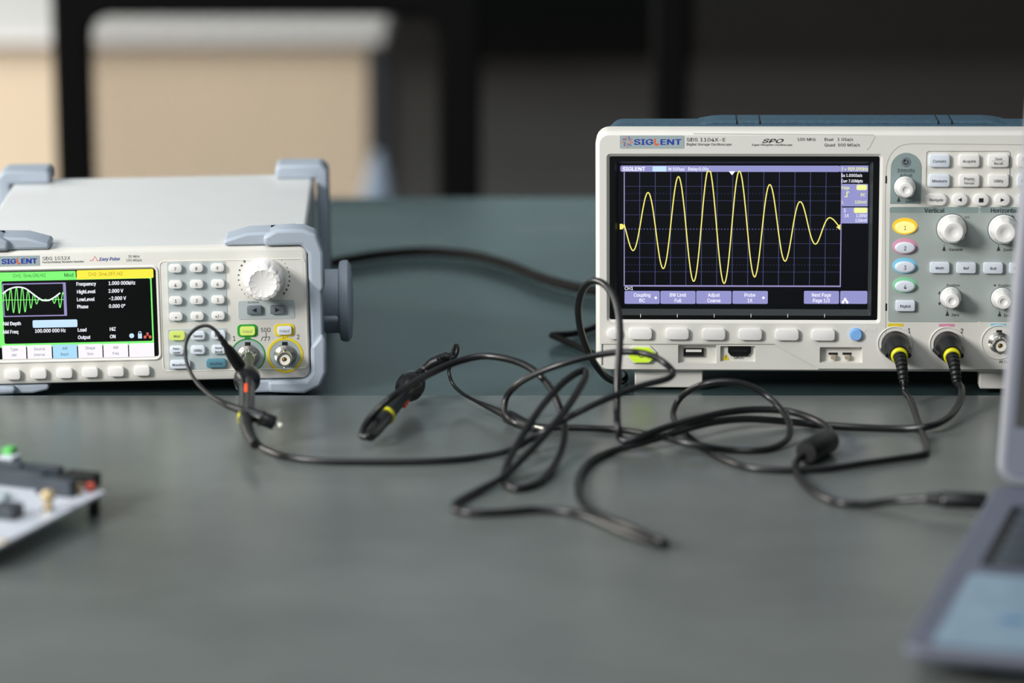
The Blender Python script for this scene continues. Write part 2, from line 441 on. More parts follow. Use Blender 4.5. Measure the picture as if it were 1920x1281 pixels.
# --- bumpers
def bumper(pts, y0, y1, name='corner_bumper', bev=2.2):
    return M().poly(pts, y0, y1).build(name, 'bumper_blue', gen, bevel=bev, seg=3)
def R_shape(right):
    s = 1 if right else -1; e = uR if right else uL; bt = 9.3 if right else 6.3
    P = lambda d, z: (e - s*d, z)
    return [P(27, zT), P(27, zT+7.5), P(24.5, zT+9.5), P(-4, zT+9.5), P(-8.5, zT+5), P(-8.5, zB-bt+5), P(-4, zB-bt), P(24.5, zB-bt), P(27, zB-bt+2), P(27, zB), P(-.4, zB), P(-.4, zT)]
def C_shape(right, y_face, top_arm, bot_arm, out=8.5, th=8.5, inn=0.4, bth=8.5):
    """bracket wrapped around one side of the case (front view outline)"""
    s = 1 if right else -1
    e = uR if right else uL
    t, b = zT+inn, zB-inn
    def P(d, z): return (e - s*d, z)
    o = [P(top_arm, t), P(top_arm, t+3.5), P(top_arm-14, t+th-1), P(8, t+th), P(-out+4, t+th-3), P(-out, t+th-12),
         P(-out, b-bth+12), P(-out+3, b-bth+3), P(6, b-bth), P(bot_arm-10, b-bth), P(bot_arm, b-bth+2), P(bot_arm, b),
         P(5, b), P(-inn, b+5), P(-inn, t-5), P(5, t)]
    return o
for right in (True, False):
    fb = bumper(C_shape(right, 0, 50, 46, bth=8.5 if right else 5.8), 1.5, 27)
    s = 1 if right else -1; e = uR if right else uL
    # raised cap over the front corner and the tip wedge
    cp = M().loops([[(e-s*26, y, zT+.5), (e-s*26, y, zT+6.5), (e-s*18, y, zT+10.5), (e-s*2, y, zT+10.5), (e+s*6, y, zT+7), (e+s*10, y, zT-4), (e+s*10, y, zT-26), (e+s*7.5, y, zT-30), (e+s*.5, y, zT-22), (e+s*.5, y, zT-5), (e-s*3, y, zT+.5)] for y in (-2.5, 17)])
    cp.build('bumper_cap', 'bumper_blue', fb, bevel=2.2, seg=3)
    M().loops([[(e-s*26, y, zB-.5), (e-s*26, y, zB-(8 if right else 5.5)), (e-s*4, y, zB-(9.2 if right else 6.2)), (e+s*6, y, zB-5), (e+s*10, y, zB+4), (e+s*10, y, zB+24), (e+s*7.5, y, zB+28), (e+s*.5, y, zB+20), (e+s*.5, y, zB+4), (e-s*3, y, zB-.5)] for y in (-2.5, 17)]).build('bumper_cap', 'bumper_blue', fb, bevel=2.2, seg=3)
    # lightening slot lines on top of the bumper
    M().box(min(e-s*22, e-s*2), max(e-s*22, e-s*2), 16.9, 17.6, zT+7, zT+9.6).build('groove', 'slot_black', fb, smooth=0)
    bumper(R_shape(right), dep-4, dep+24)
# handle hub on the right side
hub = M()
def latx(m, u0, prof, cy, cz, n=40):
    return m.loops([[(u0+x, cy+r*math.cos(2*math.pi*j/n), cz+r*math.sin(2*math.pi*j/n)) for j in range(n)] for r, x in prof])
hc = zT - 47
ho = latx(hub, uR, [(20, 0), (20, 17), (24.5, 18), (25.5, 20), (25.5, 23), (23, 25), (10, 26)], 58, hc).build('handle_hub', 'bumper_blue', gen)
latx(M(), uR, [(2, 8), (2, 16), (1.2, 17)], 24, hc-4, 14).build('lock_pin', 'bumper_blue', gen)
# --- brand line
m = M(); 
u0, v0 = gl(38, 488)
x0, z0 = gl(-20, 500); x1, z1 = gl(74, 479)
M().box(x0, x1, -.15, 0, z0, z1).build('logo_badge', 'badge_grey', gen, smooth=0)
def logo(d, pxc, py, hpx, widthpx, parent, mm):
    """blue SIGLENT wordmark with an orange L"""
    h = hpx/mm; u, v = d(pxc, py); wd = widthpx/mm
    t = M().txt('SIG', 0, 0, h, 0, 'LEFT', 1, .035); wS = max(p[0] for p in t.v)
    t2 = M().txt('ENT', 0, 0, h, 0, 'LEFT', 1, .035); wE = max(p[0] for p in t2.v)
    gap = h*.60; tot = wS + gap + wE; k = wd/tot; x = u-wd/2
    a = M().txt('SIG', x, v, h, -.3, 'LEFT', k, .07); a.txt('ENT', x+(wS+gap)*k, v, h, -.3, 'LEFT', k, .07)
    a.build('brand_lettering', 'ink_blue', parent, smooth=0)
    s_ = x+(wS+gap*.12)*k; q = gap*.25*k
    M().flat([(s_, v-h*.2), (s_, v+h*.5), (s_+q, v+h*.5), (s_+q, v-h*.32), (s_+q*3.0, v-h*.32), (s_+q*2.6, v-h*.62), (s_+q*.6, v-h*.62)], -.3).build('brand_accent', 'ink_orange', parent, smooth=0)
logo(G, 36, 489, 10.5, 66, gen, 3.09)
ink = Ink(gen, 'ink_dark')
u, v = gl(79, 484.5); ink.txt('SDG 1032X', u, v, 2.4, -.12, 'LEFT', 1.25)
u, v = gl(79, 491.5); ink.txt('Function/Arbitrary Waveform Generator', u, v, 1.35, -.12, 'LEFT', 1.0, .01)
u, v = gl(251, 480.5); ink.txt('30 MHz', u, v, 1.7, -.12, 'CENTER', 1.1)
u, v = gl(251, 487.5); ink.txt('150 MSa/s', u, v, 1.7, -.12, 'CENTER', 1.1)
for s, px, py, h in (('1', 439, 634, 3.3), ('2', 559, 631, 3.3), ('50\u03a9', 498, 618, 2.9)):
    u, v = gl(px, py); ink.txt(s, u, v, h, -.12, 'CENTER', 1.05)
u, v = gl(475, 566.5); ink.txt('Sensitivity', u, v, 1.3, -.3, 'CENTER', 1.1)
# chassis ground symbol
u, v = gl(499, 632); gs = M().quad(u-.2, u+.2, v, v+3, -.12).quad(u-2.3, u+2.3, v-.2, v+.2, -.12)
for k in (-2.2, 0, 2.2): gs.flat([(u+k-.2, v), (u+k+.2, v), (u+k-.7, v-2.4), (u+k-1.1, v-2.4)], -.12)
# knob scale dots
kc = gl(495, 521)
dots = M()
for k in range(9):
    r = .28+.055*(8-k)
    dots.lathe(kc[0]+15.4*math.cos(math.radians(138+k*11.5)), kc[1]+15.4*math.sin(math.radians(138+k*11.5)), [(r, 0), (r, -.12)], 12)
    r = .22+.065*k
    dots.lathe(kc[0]+15.4*math.cos(math.radians(44-k*10.5)), kc[1]+15.4*math.sin(math.radians(44-k*10.5)), [(r, 0), (r, -.12)], 12)
gs.build('ground_symbol', 'ink_grey', gen, smooth=0)
dots.build('knob_scale', 'ink_grey', gen, smooth=0)
u, v = gl(205, 485); M().txt('Easy Pulse', u, v, 2.3, -.12, 'CENTER', 1.05, .03, .25).build('slogan_lettering', 'ink_blue', gen, smooth=0)
pts = [gl(px, py) for px, py in ((168, 489), (174, 488), (178, 480), (182, 489), (187, 489))]
M().ribbon(pts, .35, -.12).build('pulse_emblem', 'ink_orange', gen, smooth=0)
# --- recess line around the screen part and the control panel
x0, z0 = gl(306, 697); x1, z1 = gl(572, 484)
cxp, czp = (x0+x1)/2, (z0+z1)/2
M().ring((cxp, czp, x1-x0, z1-z0, 3), (cxp, czp, x1-x0-.8, z1-z0-.8, 2.7), 0, -.35, .1).build('panel_rim', 'rim_light', gen)
x0, z0 = gl(-24, 682); x1, z1 = gl(297, 497)
scx, scz = (x0+x1)/2, (z0+z1)/2
M().ring((scx, scz, x1-x0, z1-z0, 4), (scx, scz, x1-x0-3, z1-z0-3, 3), 0, -1.0, .5, .5).build('screen_rim', 'rim_light', gen)
# --- display
x0, z0 = gl(-7, 674); x1, z1 = gl(291.5, 503)
gx0, gz0, gx1, gz1 = x0, z0, x1, z1
sc_ = M().rr((x0+x1)/2, (z0+z1)/2, x1-x0, z1-z0, .8, [(0, 0), (-.2, 0)]).build('screen', 'scr_black', gen)
Yd = -.26
def gq(m, px0, py0, px1, py1, y=Yd, r=0):
    a, b = gl(px0, py1), gl(px1, py0)
    xa, za, xb, zb = a[0], (a[1]), b[0], (b[1])
    # use the upper-left and lower-right corner so the box keeps square to the panel
    a, b = gl(px0, py0), gl(px1, py1)
    if r: return m.add([(x, y, z) for x, z in rrect((a[0]+b[0])/2, (a[1]+b[1])/2, b[0]-a[0], a[1]-b[1], r, 3)], [tuple(range(16))])
    return m.quad(a[0], b[0], b[1], a[1], y)
g = M(); gq(g, -6, 511, 142.5, 522+3, r=.6); gq(g, -6, 523.5, 289, 650-4)
g.build('channel_frame', 'scr_green', sc_, smooth=0)
g = M(); gq(g, 143.5, 507, 288, 521, Yd-.02, .8); g.build('channel_tab', 'scr_gyellow', sc_, smooth=0, label='yellow channel tab')
g = M(); gq(g, 3, 527.5, 286, 639, Yd-.03, 1.0); g.build('readout_area', 'scr_black', sc_, smooth=0)
g = M()
a, b = gl(4, 532), gl(126, 592)
c_ = ((a[0]+b[0])/2, (a[1]+b[1])/2, b[0]-a[0], a[1]-b[1], .3)
g.ring(c_, (c_[0]-.5, c_[1], c_[2]-2.4, c_[3]-1.4, .3), Yd-.05, Yd-.10).build('waveform_frame', 'scr_frame', sc_, smooth=0)
def genwave(px): 
    t = (px-5)/107.; return 557 - 18*math.sin(2*math.pi*(t*1.06+.0)) * 1.0
env = [(5, 551), (12, 545), (20, 541), (29, 538.5), (38, 538.5), (48, 541), (58, 548), (66, 554), (76, 561), (85, 563.5), (94, 562), (104, 556), (113, 549)]
P = catmull([(a, b, 0) for a, b in env], 4)
M().ribbon([gl(p.x, p.y) for p in P], .85, Yd-.14).build('envelope_trace', 'scr_white', sc_, smooth=0)
def envy(px):
    for (a, b), (c, d) in zip(env, env[1:]):
        if a <= px <= c: return b+(d-b)*(px-a)/(c-a)
    return env[-1][1]
wv = [(px/2, 0) for px in range(12, 240)]
ctr = 562.5
pts = [gl(px, ctr - max(1.5, (ctr+1-envy(px)))*math.cos(2*math.pi*(px-20)/10.9)) for px, _ in wv]
M().ribbon(pts, .5, Yd-.12).ribbon([gl(5, ctr), gl(120, ctr-1)], .35, Yd-.12).build('carrier_trace', 'scr_green', sc_, smooth=0)
g = Ink(sc_, 'scr_white')
for s, px, py in (('Frequency', 143, 532), ('HighLevel', 144, 546.5), ('LowLevel', 144, 561), ('Phase', 144.5, 574.5), ('AM Depth', 5, 606.5), ('AM Freq', 5, 622), ('Load', 145.5, 618), ('Output', 146, 632),
                  ('1.000 000kHz', 203, 530.5), ('2.000 V', 203, 545), ('-2.000 V', 203.5, 559), ('0.000 0\u00b0', 204, 573.5), ('100.000 000 Hz', 65, 620), ('HiZ', 205.5, 616.5), ('ON', 206, 630.5)):
    u, v = gl(px, py); g.txt(s, u, v, 2.5, Yd-.12, 'LEFT', .95, .035)
g = M(); gq(g, 61, 600.5, 145.5, 613, Yd-.08, .8); g.build('entry_field', 'scr_skyblue', sc_, smooth=0)
g = M()
u, v = gl(247, 629.5); g.lathe(u, v, [(1.5, Yd-.06), (1.5, Yd-.1)], 16)
u, v = gl(262.5, 628.5); g.quad(u-1.2, u+1.2, v-2, v+1, Yd-.1).ring((u, v+1, 1.8, 3, .8), (u, v+1, 1, 2.2, .4), Yd-.06, Yd-.1)
g.build('status_icon', 'scr_skyblue', sc_, smooth=0)
g = M(); u, v = gl(277, 629.5); g.quad(u-2.4, u-.9, v-1.6, v, Yd-.1).quad(u+.7, u+2.2, v-1.6, v, Yd-.1).quad(u-.7, u+.6, v+.6, v+2, Yd-.1).quad(u-1.8, u+1.7, v-.1, v+.2, Yd-.1)
g.build('status_icon', 'scr_orange', sc_, smooth=0)
g = M(); gb = M(); gt = Ink(sc_, 'scr_ink')
bx = [3, 50, 98, 145.5, 193, 241, 290]
for i in range(6):
    tgt = gb if i == 2 else g
    a, b = gl(bx[i]+.7, 648.2 - i*.85), gl(bx[i+1]-.3, 674 - i*.85-.9)
    tgt.quad(a[0], b[0], b[1], a[1], Yd-.05)
    t1, t2 = (('Type', 'AM'), ('Source', 'Internal'), ('AM', 'Depth'), ('Shape', 'Sine'), ('AM', 'Freq'), ('', ''))[i]
    if t1:
        u, v = gl((bx[i]+bx[i+1])/2, 654.5 - i*.85); gt.txt(t1, u, v, 2.0, Yd-.1, 'CENTER', 1)
        u, v = gl((bx[i]+bx[i+1])/2, 665.5 - i*.85); gt.txt(t2, u, v, 1.8, Yd-.1, 'CENTER', 1)
g.build('menu_key', 'scr_key', sc_, smooth=0); gb.build('menu_key', 'scr_keyblue', sc_, smooth=0, label='pale blue selected menu key')
g = Ink(sc_, 'scr_inkgreen'); u, v = gl(55, 516); g.txt('CH1: Sine,ON,HiZ', u, v, 2.4, Yd-.06, 'CENTER', 1.0); u, v = gl(129, 515); g.txt('Mod', u, v, 2.6, Yd-.06, 'CENTER', 1.05, .02)
g = M(); u, v = gl(198, 513); g.txt('CH2: Sine,OFF,HiZ', u, v, 2.4, Yd-.06, 'CENTER', 1.0); g.build('tab_lettering', 'scr_inkyellow', sc_, smooth=0)
# --- soft keys under the display
def keys(parent, d, lst, m, name, w, h, r, depth, y0=0, lab=None, ink_m='ink_dark', th=1.8, xs=1.05, bold=0.03):
    for it in lst:
        px, py, s = it[:3]; ww = it[3] if len(it) > 3 else w; mm_ = it[4] if len(it) > 4 else m
        u, v = d(px, py)
        o = M().rr(u, v, ww, h, r, btn(y0, depth)).build(name, mm_, parent, label=(it[5] if len(it) > 5 else None))
        if s:
            t = M(); ls = s.split('\n')
            for i, q in enumerate(ls):
                dz = 0 if len(ls) == 1 else (th*.72 if i == 0 else -th*.72)
                hh = th if len(ls) == 1 else th*.86
                t.txt(q, u, v+dz, hh, y0-depth-.06, 'CENTER', xs, bold)
            if len(ls) == 2 and h > 6: t.quad(u-w*.32, u+w*.32, v-.07, v+.07, y0-depth-.06)
            t.build('legend', ink_m, o, smooth=0)
keys(gen, G, [(24, 701.5, ''), (73, 700, ''), (121.5, 698.8, ''), (169.5, 697.3, ''), (218, 695.8, ''), (266.5, 694.3, '')], 'button_plastic', 'soft_key', 9.6, 6.0, 1.6, 3)
# --- keypad
def plate(parent, d, x0, y0, x1, y1, m, r=1, y=-.25, name='key_plate', label=None):
    a, b = d(x0, y0), d(x1, y1)
    return M().rr((a[0]+b[0])/2, (a[1]+b[1])/2, b[0]-a[0], a[1]-b[1], r, [(0, 0), (y+.1, 0), (y, .1)]).build(name, m, parent, label=label)
plate(gen, G, 312.5, 492, 427, 602, 'panel_grey', 1.2); plate(gen, G, 314, 617.5, 428, 692, 'panel_grey', 1.2); plate(gen, G, 446, 564, 553, 597.5, 'panel_grey', 1.4)
xs_ = (329, 368.5, 408); ys_ = (502.5, 532.5, 562.5, 592.5)
kp = []
for r_, row in enumerate((('7', '8', '9'), ('4', '5', '6'), ('1', '2', '3'), ('\u2022', '0', '+/-'))):
    for c_, s in enumerate(row): kp.append((xs_[c_]+r_*.5, ys_[r_]-c_*.8, s))
keys(gen, G, kp, 'button_plastic', 'keypad_key', 8.0, 5.0, 1.9, 2.8, -.2, th=2.3, ink_m='ink_black', bold=.02)
keys(gen, G, [(332, 628.5, 'Mod', 9.2, 'lit_pale', 'lit yellow green key'), (371.5, 628, 'Sweep'), (410, 627, 'Burst'), (332, 655.5, 'Para-\nmeter'), (371.5, 655, 'Utility'), (410.5, 654, 'Store/\nRecall'),
              (338.5, 682, 'Waveforms', 12.2), (405.5, 680, 'Ch1/Ch2', 12.0, 'button_teal', 'teal channel key')], 'button_cool', 'function_key', 8.6, 5.3, 1.7, 2.6, -.2, th=1.75)
for px, dr in ((477, -1), (520.5, 1)):
    u, v = gl(px, 580.5 - (px > 500)*.7)
    o = M().rr(u, v, 9, 5.4, 1.1, btn(-.2, 2.2)).build('arrow_key', 'button_dark', gen, label='dark grey arrow key')
    t = M(); sym_triangle(t, u, v, 2.9, -2.5, dr); t.build('legend', 'ink_black', o, smooth=0)
# --- knob
ku, kv = kc
def fl(a, y): return 1 + (.045*min(1, max(0, (-y-8)/8)))*(-1 if math.cos(11*a) > .35 else .3)
kn = M().lathe(ku, kv, [(12.4, 0), (12.4, -2), (11.9, -3), (11.6, -10), (11.3, -15), (10.2, -17.2), (8.3, -18), (7.7, -17.6), (0.5, -17.4)], 110, fl)
kn.build('rotary_knob', 'button_plastic', gen)
# --- output keys and sockets
for px, py, paint, keym, lab in ((464, 620, 'green_paint', 'lit_pale', 'lit output key'), (533.5, 619, 'yellow_paint', 'button_cool', None)):
    u, v = gl(px, py)
    M().ring((u, v, 12.2, 7.8, 2.4), (u, v, 9.2, 5.6, 1.5), 0, -.5, .1).build('output_key_ring', paint, gen)
    o = M().rr(u, v, 9, 5.4, 1.4, btn(0, 2)).build('output_key', keym, gen, label=lab)
    M().txt('Output', u, v, 1.8, -2.06, 'CENTER', 1.05).build('legend', 'ink_grey', o, smooth=0)
for i, (px, py, paint) in enumerate(((465, 666.5, 'green_paint'), (534.5, 666, 'yellow_paint'))):
    u, v = gl(px, py); ro, rw = (10.6, .7) if i == 0 else (11.0, 1.5)
    n = 48; L = []
    for r, y in ((ro, 0), (ro, -.3), (ro-rw, -.3), (ro-rw, 0)): L.append([(u+r*math.cos(2*math.pi*j/n), y, v+r*math.sin(2*math.pi*j/n)) for j in range(n)])
    L.append(L[0]); rg = M().loops(L, False, False)
    uu, vt = gl(px, 636); rg.box(u-1.6, u+1.6, -.3, 0, v+ro-.6, gl(px, 630)[1])
    rg.build('socket_ring', paint, gen)
    M().lathe(u, v, [(ro-rw, 0), (ro-rw, -.12), (7.5, -.12), (7, .0)], 40).build('socket_dish', 'badge_grey', gen)
    bnc(G, 'bnc_socket', u, v, 0, gen)
    M().box(u-1.6, u+1.6, -.4, -.05, v+6.3, v+8.3).build('key_mark', 'slot_black', gen)
GB1 = gl(465, 666.5)
# ================================================================== oscilloscope
O_ = Dev(1117, 697, 1.968, -2.9, -1.5, -.45)
osc = thing('oscilloscope', 'white and slate blue oscilloscope whose wide screen shows a yellow modulated sine trace', 'oscilloscope', O_.O, O_.R)
ol = lambda px, py, y=0: O_(px, py, y)
oR = 312.; oT = ol(1300, 246)[1]; ocx, ocz = oR/2, oT/2
# moulded front with a dished surround for the screen
ax0, az0 = ol(1143, 600); ax1, az1 = ol(1650, 294)
gw, gh = ax1-ax0, az1-az0; gcx, gcz = (ax0+ax1)/2, (az0+az1)/2
def loopr(cx, cz, w, h, r, y): return [(x, y, z) for x, z in rrect(cx, cz, w, h, r)]
L = [loopr(ocx, ocz, oR, oT, 8, 22), loopr(ocx, ocz, oR, oT, 8, 4), loopr(ocx, ocz, oR-1.6, oT-1.6, 7.2, 1.6), loopr(ocx, ocz, oR-5, oT-5, 5.5, 0)]
fr = M().loops(L)
front = fr.build('front_housing', 'device_plastic', osc)
c = M()
# dished opening for the screen
c.loops([loopr(gcx, gcz, gw+5.6, gh+5.6, 3.4, -1), loopr(gcx, gcz, gw+3.6, gh+3.6, 2.4, 0.0), loopr(gcx, gcz, gw, gh, 1.2, 1.6), loopr(gcx, gcz, gw, gh, 1.2, 9)])
# port recesses
def rec(x0, y0, x1, y1, dpt, tap=1.4):
    a, b = ol(x0, y0), ol(x1, y1)
    u, v, w, h = (a[0]+b[0])/2, (a[1]+b[1])/2, b[0]-a[0], a[1]-b[1]
    c.loops([loopr(u, v, w+.4, h+.4, .8, -1), loopr(u, v, w, h, .7, 0), loopr(u, v, w-tap, h-tap, .4, dpt)])
    return u, v, w, h
r1 = rec(1271, 647, 1344, 683, 4.5); r2 = rec(1350, 649, 1417, 680, 3.2); r3 = rec(1537, 651, 1617, 681, 4.0)
c0_ = M(); pa = [ol(px, py) for px, py in ((1128, 645), (1452, 645), (1534, 690), (1534, 712), (1128, 712))]
c0_.loops([[(x, -1, z) for x, z in pa], [(x, .9, z) for x, z in pa]])
cut(front, c0_)
cut(front, c)
# --- black screen surround
i0x, i0z = ol(1160, 577, 5); i1x, i1z = ol(1630, 308, 5)
L = [loopr(gcx, gcz, gw-.3, gh-.3, 1.2, 8), loopr(gcx, gcz, gw-.3, gh-.3, 1.2, 1.7)]
oiw, oih = i1x-i0x, i1z-i0z; oic, oiz = (i0x+i1x)/2, (i0z+i1z)/2
dz = 2.4
L += [loopr(oic, oiz-1.0, oiw+4.4, oih+6, 1.0, 1.7), loopr(oic, oiz-.4, oiw, oih, .4, 6.0), loopr(oic, oiz-.4, oiw, oih, .4, 8.0)]
bz = M().loops([L[0], L[1], L[2]], False, False).build('screen_bezel', 'bezel_black', osc)
M().loops([L[2], L[3], L[4]], False, False).build('bezel_chamfer', 'bezel_inner', bz)
m = M()
for k in range(6):
    u, v = ol(1201+k*69.0, 592, 1.7); m.quad(u-.2, u+.2, v-1.1, v+1.1, 1.6)
m.build('key_tick', 'ink_white', osc, smooth=0)
YS = 5.6
scr = M().box(i0x-1, i1x+1, YS, YS+1.2, i0z-1, i1z+1).build('screen', 'scr_dark', osc, smooth=0)
sl = lambda px, py: O_(px, py, YS)
def sq(m, x0, y0, x1, y1, y, r=.3):
    a, b = sl(x0, y0), sl(x1, y1)
    m.add([(x, y, z) for x, z in rrect((a[0]+b[0])/2, (a[1]+b[1])/2, b[0]-a[0], a[1]-b[1], r, 3)], [tuple(range(16))]); return m
# graticule
gx0_, gx1_, gy0_, gy1_ = 1170.5, 1575.5, 322.5, 537.
ga, gb_ = sl(gx0_, gy0_), sl(gx1_, gy1_)
m = M(); md = M(); mf = M()
for k in range(1, 14):
    u = ga[0]+(gb_[0]-ga[0])*k/14; m.quad(u-.14, u+.14, gb_[1], ga[1], YS-.05)
for k in range(1, 8):
    v = ga[1]+(gb_[1]-ga[1])*k/8
    if k == 4:
        for j in range(70):
            u = ga[0]+(gb_[0]-ga[0])*(j+.5)/70; m.quad(u-.4, u+.4, v-.3, v+.3, YS-.06)
    else: md.quad(ga[0], gb_[0], v-.2, v+.2, YS-.04)
for v0 in (1.5, 6.5):
    v = ga[1]+(gb_[1]-ga[1])*v0/8
    for j in range(70):
        u = ga[0]+(gb_[0]-ga[0])*(j+.5)/70; md.quad(u-.25, u+.25, v-.3, v+.3, YS-.04)
m.build('graticule', 'scr_grid', scr, smooth=0); md.build('graticule', 'scr_griddim', scr, smooth=0)
mf.quad(ga[0]-.3, ga[0]+.3, gb_[1], ga[1], YS-.07).quad(gb_[0]-.3, gb_[0]+.3, gb_[1], ga[1], YS-.07).quad(ga[0]-.3, gb_[0]+.3, gb_[1]-.45, gb_[1]+.45, YS-.07)
mf.build('graticule_frame', 'scr_frame', scr, smooth=0)
# waveform
EV = [(1170, 30), (1187, 46), (1214, 63), (1243, 79), (1271, 93), (1300, 103), (1329, 109), (1358, 107), (1386, 104), (1415, 95), (1444, 78), (1473, 65), (1501, 46), (1530, 33), (1559, 15), (1575, 10)]
def ev(x):
    for (a, b), (c_, d) in zip(EV, EV[1:]):
        if a <= x <= c_: return b+(d-b)*(x-a)/(c_-a)
    return EV[-1][1]
pts = []
for k in range(0, 541):
    x = 1170+k*.75
    if x > 1575: break
    y = 424.5 - ev(x)*math.cos(2*math.pi*(x-1214.3)/57.4)
    pts.append(sl(x, max(y, 321.5)))
M().ribbon(pts, .66, YS-.10).build('waveform_trace', 'scr_yellow', scr, smooth=0)
m = M(); u, v = sl(1166, 425)
m.add([(u-1.3, YS-.1, v+1.7), (u+.3, YS-.1, v+1.7), (u+1.6, YS-.1, v), (u+.3, YS-.1, v-1.7), (u-1.3, YS-.1, v-1.7)], [(0, 1, 2, 3, 4)])
u, v = sl(1573, 426); m.flat([(u-1.6, v), (u+.8, v+1.8), (u+.8, v-1.8)], YS-.12)
m.build('level_marker', 'scr_yellow', scr, smooth=0)
# bars and boxes
m = M(); sq(m, 1163, 310.5, 1575, 322.5, YS-.06, 1); sq(m, 1575, 310.5, 1628, 322.5, YS-.06, .2); sq(m, 1577, 345, 1627, 387, YS-.06); sq(m, 1577, 389, 1627, 419, YS-.06)
m.build('status_bar', 'scr_lavender', scr, smooth=0)
for x0, x1 in ((1171, 1237), (1238.5, 1304), (1305.5, 1371.5), (1373.5, 1439.5), (1507.5, 1573), (1575.5, 1626)):
    m = M(); sq(m, x0, 545.5, x1, 570, YS-.06, .7); m.build('menu_key', 'scr_lavender', scr, smooth=0)
m = M(); sq(m, 1223.5, 312, 1249.5, 321.5, YS-.09, .4); m.build('trigger_status', 'scr_skyblue', scr, smooth=0)
m = M(); sq(m, 1606, 346.5, 1625.5, 356.5, YS-.09, .9); sq(m, 1601, 389.5, 1626, 399.5, YS-.09, .9); m.build('coupling_badge', 'scr_pale', scr, smooth=0)
m = Ink(scr, 'scr_white')
def st(m, s, px, py, h, al='CENTER', xs=1, bold=.02): u, v = sl(px, py); m.txt(s, u, v, h, YS-.14, al, xs, bold)
st(m, 'SIGLENT', 1167, 316.3, 2.6, 'LEFT', 1.22, .05); st(m, "M 500us/", 1253, 316.5, 2.2, 'LEFT', 1); st(m, 'Delay:0.00s', 1290, 316.5, 2.2, 'LEFT', 1)
st(m, 'Sa 1.00GSa/s', 1577, 328.5, 2.0, 'LEFT', .98); st(m, 'Curr 7.00Mpts', 1577, 339, 2.0, 'LEFT', .95)
st(m, '1X', 1583, 404, 2.1, 'LEFT'); st(m, '1.00V/', 1626, 404, 2.1, 'RIGHT'); st(m, '120mV', 1626, 413, 2.1, 'RIGHT')
st(m, '1', 1584, 394, 2.4); st(m, 'CH1', 1171, 540.3, 2.3, 'LEFT', 1.1)
for t1, t2, px in (('Coupling', 'DC', 1204), ('BW Limit', 'Full', 1271), ('Adjust', 'Coarse', 1338.5), ('Probe', '1X', 1406), ('Next Page', 'Page 1/3', 1540)):
    st(m, t1, px, 552.7, 2.5, xs=.98); st(m, t2, px, 563, 2.5, xs=.98)
for px in (1229.5, 1431.5):
    u, v = sl(px, 558.5); m.flat([(u-1, v), (u, v+1), (u+1, v), (u, v-1)], YS-.14)
nt_ = M(); u, v = sl(1584.5, 565); nt_.quad(u-.7, u+.7, v+.6, v+2, YS-.14).quad(u-2, u-.6, v-1.4, v, YS-.14).quad(u+.6, u+2, v-1.4, v, YS-.14).quad(u-1.4, u+1.4, v, v+.7, YS-.14)
nt_.build('network_icon', 'scr_white', scr, smooth=0)
m = Ink(scr, 'scr_pale'); st(m, 'f = 909.090Hz', 1628, 316.5, 2.4, 'RIGHT', .95, .03)
st(m, 'Edge', 1577.5, 351.5, 2.1, 'LEFT'); st(m, 'DC', 1623, 365, 2.1, 'RIGHT'); st(m, 'L', 1578, 378.5, 2.1, 'LEFT'); st(m, '100mV', 1625, 378.5, 2.1, 'RIGHT')
eg = M(); u, v = sl(1588, 364.5); eg.quad(u-1.4, u, v-1.7, v-1.2, YS-.14).quad(u-.3, u+.3, v-1.7, v+1.7, YS-.14).quad(u, u+1.4, v+1.2, v+1.7, YS-.14)
eg.build('edge_icon', 'scr_pale', scr, smooth=0)
m = M(); u, v = sl(1372.5, 324.5); m.flat([(u-2, v+1.1), (u+2, v+1.1), (u, v-1.3)], YS-.15); m.build('trigger_marker', 'scr_white', scr, smooth=0)
# --- badge and printing on the brow
a, b = ol(1162, 278), ol(1282.5, 254)
M().rr((a[0]+b[0])/2, (a[1]+b[1])/2, b[0]-a[0], b[1]-a[1], .8, [(0, 0), (-.25, 0)]).build('logo_badge', 'badge_grey', osc, smooth=0)
logo(O_, 1233, 265.5, 11.5, 88, osc, 3.05)
for par, colr in ((0, 'ink_orange'), (1, 'ink_blue')):
    m = M(); u, v = ol(1176.5, 265.5)
    for k in range(par, 9, 2):
        a = 2*math.pi*k/9; P = []
        for q in range(5):
            rr_, aa = 1.3+q*.5, a+q*.17; P.append((u+rr_*math.cos(aa), v+rr_*math.sin(aa)))
        m.ribbon(P, .45, -.3)
    m.build('swirl_emblem', colr, osc, smooth=0)
ink = Ink(osc, 'ink_dark'); inkb = Ink(osc, 'ink_black'); emb = Ink(osc, 'ink_emboss')
def ot(m, s, px, py, h, al='CENTER', xs=1.1, bold=.02, shear=0, y=-.12): u, v = ol(px, py); m.txt(s, u, v, h, y, al, xs, bold, shear)
ot(ink, 'SDS 1104X-E', 1287, 261.5, 2.4, 'LEFT', 1.45); ot(ink, 'Digital Storage Oscilloscope', 1287, 270.3, 1.6, 'LEFT', 1.28)
ot(ink, '100 MHz', 1512, 261, 2.0, 'CENTER', 1.3); ot(ink, 'Dual   1 GSa/s', 1545.5, 261, 2.0, 'LEFT', 1.3); ot(ink, 'Quad  500 MSa/s', 1545.5, 271.5, 2.0, 'LEFT', 1.3)
ot(inkb, 'SPO', 1447, 263.7, 2.7, 'CENTER', 2.3, .07, .35); ot(inkb, 'Super Phosphor Oscilloscope', 1447, 271.3, 1.3, 'CENTER', 1.35, .02, .25)
# brow panel line
a, b = ol(1140, 284), ol(1640, 247)
P = [ol(px, py) for px, py in ((1300, 250.5), (1637, 253), (1641, 256), (1630, 278), (1625, 281))]
M().ribbon(P, .25, -.08).build('brow_line', 'rim_shadow', osc, smooth=0)
